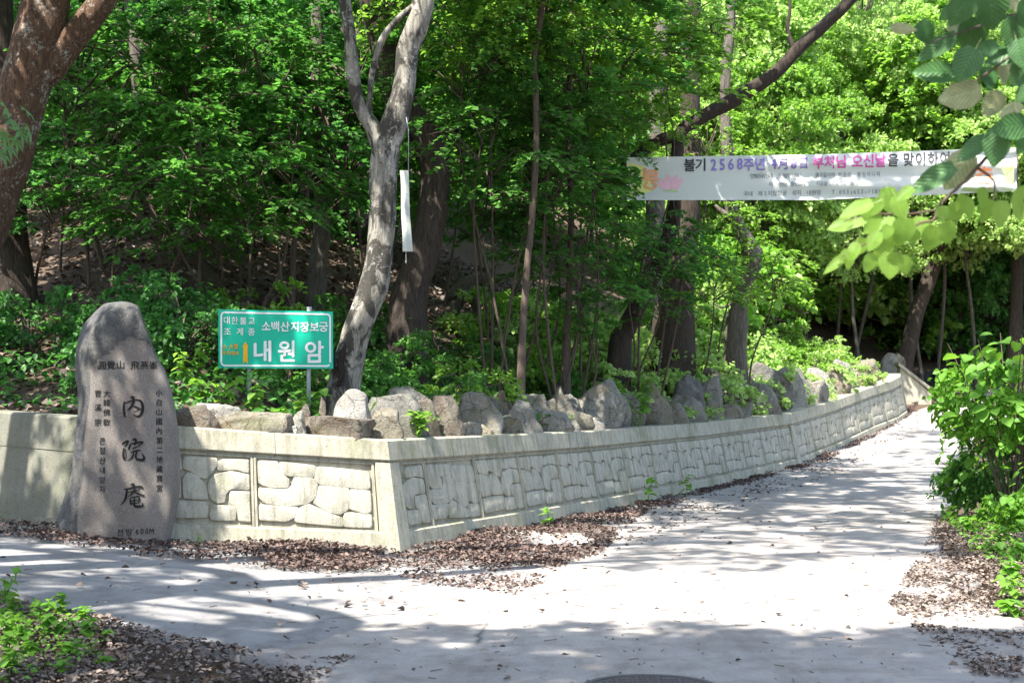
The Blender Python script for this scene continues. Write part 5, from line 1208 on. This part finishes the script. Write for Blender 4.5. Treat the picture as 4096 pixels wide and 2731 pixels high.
# ------------------------------------------------------------------ leaf litter
def inpoly(x, y, pl):
    c = False; n = len(pl)
    for i in range(n):
        (x0, y0), (x1, y1) = pl[i], pl[i - 1]
        if (y0 > y) != (y1 > y) and x < (x1 - x0) * (y - y0) / (y1 - y0) + x0: c = not c
    return c
def litter(name, polys, dens, L, m, label, mound=0., seed=1, zf=None, tilt=.35, patch=0.):
    g2 = np.random.default_rng(seed); pos = []
    for pl in polys:
        x0, x1 = min(p[0] for p in pl), max(p[0] for p in pl); y0, y1 = min(p[1] for p in pl), max(p[1] for p in pl)
        for k in range(int((x1 - x0) * (y1 - y0) * dens)):
            x, y = g2.uniform(x0, x1), g2.uniform(y0, y1)
            if not inpoly(x, y, pl): continue
            if patch and noise.noise(Vector((x * 1.1, y * 1.1, seed))) + .5 * noise.noise(Vector((x * 3.3, y * 3.3, seed))) < g2.uniform(-.5, patch): continue
            zz = (zf or G)(x, y) + .03
            if mound: zz += mound * max(0, .35 + noise.noise(Vector((x * 1.3, y * 1.3, 3)))) * g2.uniform(.1, 1) ** .6
            pos.append((x, y, zz))
    pos = np.array(pos); n = len(pos)
    V, Fq = leaf_arrays(pos, g2.uniform(0, 6.28, n), g2.normal(0, tilt, n), g2.normal(0, tilt, n), g2.uniform(.35, 1.0, n) ** 1.3 * 1.7 * L, .40, .2, .16)
    o = link(bpy.data.objects.new(name, npmesh(name, V, Fq, m))); tag(o, label, 'leaf litter', None, 'stuff'); return o
def wpoly(px): return [tuple(gh(x, y)[:2]) for x, y in px]
L1 = wpoly([(-300, 2060), (230, 2128), (700, 2168), (1400, 2192), (1545, 2195), (1500, 2290), (1300, 2300), (950, 2275), (600, 2232), (0, 2150), (-300, 2120)])
L1b = wpoly([(930, 2165), (1500, 2185), (1460, 2300), (1100, 2280)])
L2 = [wall_base(px, -.02)[:2] for px in (1545, 1800, 2100, 2500, 2800, 3150)] + wpoly([(3190, 1885), (2900, 1960), (2600, 2050), (2480, 2135), (2420, 2220), (2200, 2290), (1900, 2265), (1560, 2245)])
L3 = [wall_base(px, -.02)[:2] for px in (3150, 3300, 3450, 3560, 3600)] + wpoly([(3690, 1580), (3650, 1660), (3560, 1720), (3400, 1800), (3200, 1885)])
L4 = wpoly([(1440, 2240), (2280, 2260), (2180, 2340), (2050, 2400), (1500, 2300)])
L5 = wpoly([(-300, 2350), (0, 2385), (350, 2470), (750, 2575), (1150, 2655), (1420, 2640), (1300, 2731), (1150, 2900), (-300, 2900)])
L6 = wpoly([(3560, 2440), (3760, 2075), (4300, 1980), (4400, 2800), (3900, 2720), (3700, 2560)])
L8 = wpoly([(450, 2250), (1300, 2300), (2050, 2410), (1400, 2480), (900, 2380)])
litter('leaf_litter', [L1], 3000, .031, M['litter'], 'brown dead leaves drifted along the foot of the wall', .06, 1, tilt=.4, patch=1.1)
litter('leaf_litter', [L1b, L2, L3], 3200, .032, M['litter'], 'dark brown dead leaves heaped between wall and road', .08, 2, tilt=.4, patch=1.1)
litter('leaf_litter', [L4], 1200, .03, M['litter'], 'scattered dead leaves in the gutter beside the road slab', .03, 3, patch=.6)
litter('leaf_litter', [L5], 3600, .026, M['litter2'], 'dry dead leaves and mulch covering the left verge', .025, 4, tilt=.35, patch=.55)
litter('leaf_litter', [L6], 2600, .028, M['litter2'], 'dry dead leaves spread along the right edge of the road', .025, 5, patch=1.0, tilt=.3)
litter('leaf_litter', [L8], 30, .05, M['litter2'], 'thin scatter of dead leaf bits on the driveway', .0, 6, patch=.9)
litter('leaf_litter', [[wall_base(px, -.02)[:2] for px in (700, 1100, 1545, 1800, 2100, 2500, 2800, 3150, 3450, 3600)] + [(10.9, 36.5), (6.6, 27.6), (3.0, 19.5), (1.2, 14.2), (-.6, 12.6), (-3.2, 11.9)]], 150, .04, M['litter'], 'loose dead leaves strewn thinly between wall and road', .0, 16, patch=.7, tilt=.2)
litter('leaf_litter', [[(-1, 6), (3.2, 6), (6, 20), (2, 20), (.5, 13)], [(-6, 9.5), (-1, 8), (-1, 13), (-6, 13)]], 5, .04, M['litter2'], 'few single dead leaf bits lying on the open concrete', .0, 7)
g3 = [(-16, 16), (-6, 14.6), (-3, 13.8), (-1.3, 14.6), (1, 19.6), (4.6, 27.5), (4.6, 33), (-16, 33)]
litter('leaf_litter', [g3], 90, .085, M['litter2'], 'brown dead leaves carpeting the wooded slope', .0, 8, H)
# twigs and pebbles on the concrete
rt = random.Random(3); mb = MB()
for k in range(150):
    x, y = rt.uniform(-1.5, 3.2), rt.uniform(7.2, 12)
    if rt.random() < .4: x, y = rt.uniform(-5, -1), rt.uniform(9, 12.3)
    a = rt.uniform(0, 3.14); l = rt.uniform(.02, .09); z = G(x, y) + .034
    mb.tube([(x, y, z, .0025), (x + l * math.cos(a), y + l * math.sin(a), z + .004, .002)], 4, False)
o = mb.obj('fallen_twigs', M['twig']); tag(o, 'tiny broken twigs strewn over the concrete', 'twigs', None, 'stuff')
mb = MB()
for k in range(300):
    x, y = rt.uniform(-1.2, 3.6), rt.uniform(7.2, 10.5)
    if k > 110: x, y = rt.uniform(2.4, 4.2), rt.uniform(7.2, 9.6)
    r = rt.uniform(.003, .010) * (2.2 if rt.random() < .06 else 1); z = G(x, y) + .03
    vs_ = [(x + r * math.cos(a) * rt.uniform(.8, 1.2), y + r * math.sin(a) * rt.uniform(.8, 1.2), z - .003) for a in (0, 1.05, 2.1, 3.14, 4.2, 5.2)] + [(x + .5 * r * math.cos(a), y + .5 * r * math.sin(a), z + r * .8) for a in (.3, 2.4, 4.5)]
    mb.add(vs_, [(0, 1, 6), (1, 2, 7, 6), (2, 3, 7), (3, 4, 8, 7), (4, 5, 8), (5, 0, 6, 8), (6, 7, 8)])
o = mb.obj('gravel', M['rock_g'], None, False); tag(o, 'small loose stones at the road edge', 'gravel', None, 'stuff')
# low green ground cover
def cover(polys, dens, L, m, label, seed, zf, h_=.25, patch=.3):
    g2 = np.random.default_rng(seed); pos = []
    for pl in polys:
        x0, x1 = min(p[0] for p in pl), max(p[0] for p in pl); y0, y1 = min(p[1] for p in pl), max(p[1] for p in pl)
        for k in range(int((x1 - x0) * (y1 - y0) * dens)):
            x, y = g2.uniform(x0, x1), g2.uniform(y0, y1); nn = noise.noise(Vector((x * .9, y * .9, seed)))
            if not inpoly(x, y, pl) or nn < g2.uniform(-.6, patch): continue
            pos.append((x, y, zf(x, y) + g2.uniform(.03, 1) * h_ * (.6 + nn)))
    pos = np.array(pos); n = len(pos)
    V, Fq = leaf_arrays(pos, g2.uniform(0, 6.28, n), g2.normal(-.1, .45, n), g2.normal(0, .45, n), g2.uniform(.6, 1.4, n) * L, .34)
    o = link(bpy.data.objects.new('ground_cover', npmesh('ground_cover', V, Fq, m))); tag(o, label, 'ground cover', None, 'stuff')
cover([[(-9, 16.6), (-4.2, 14.1), (-3.2, 13.8), (-1.3, 14.7), (.9, 19.4), (2.4, 23), (0, 23), (-3, 18), (-9, 19)]], 260, .085, M['leaf_b'], 'low green plants carpeting the bank behind the boulders', 11, H, .32, .25)
cover([[(2.4, 22.6), (5.2, 28.4), (9.4, 36.2), (9.6, 39), (6, 37), (2, 28), (.5, 23)]], 260, .10, M['leaf_c'], 'bright low plants carpeting the bank above the far wall', 12, H, .5, .1)
cover([wpoly([(-200, 2360), (0, 2400), (240, 2450), (360, 2520), (420, 2640), (200, 2731), (-200, 2800)])], 900, .035, M['leaf_s'], 'fine green weeds growing on the left verge', 13, G, .14, .35)
cover([wpoly([(3780, 2100), (4200, 2040), (4300, 2300), (3950, 2260)]), wpoly([(4000, 2300), (4300, 2300), (4300, 2480), (4020, 2440)])], 420, .05, M['leaf_s'], 'fine green weeds growing on the right verge', 14, G, .14, .3)
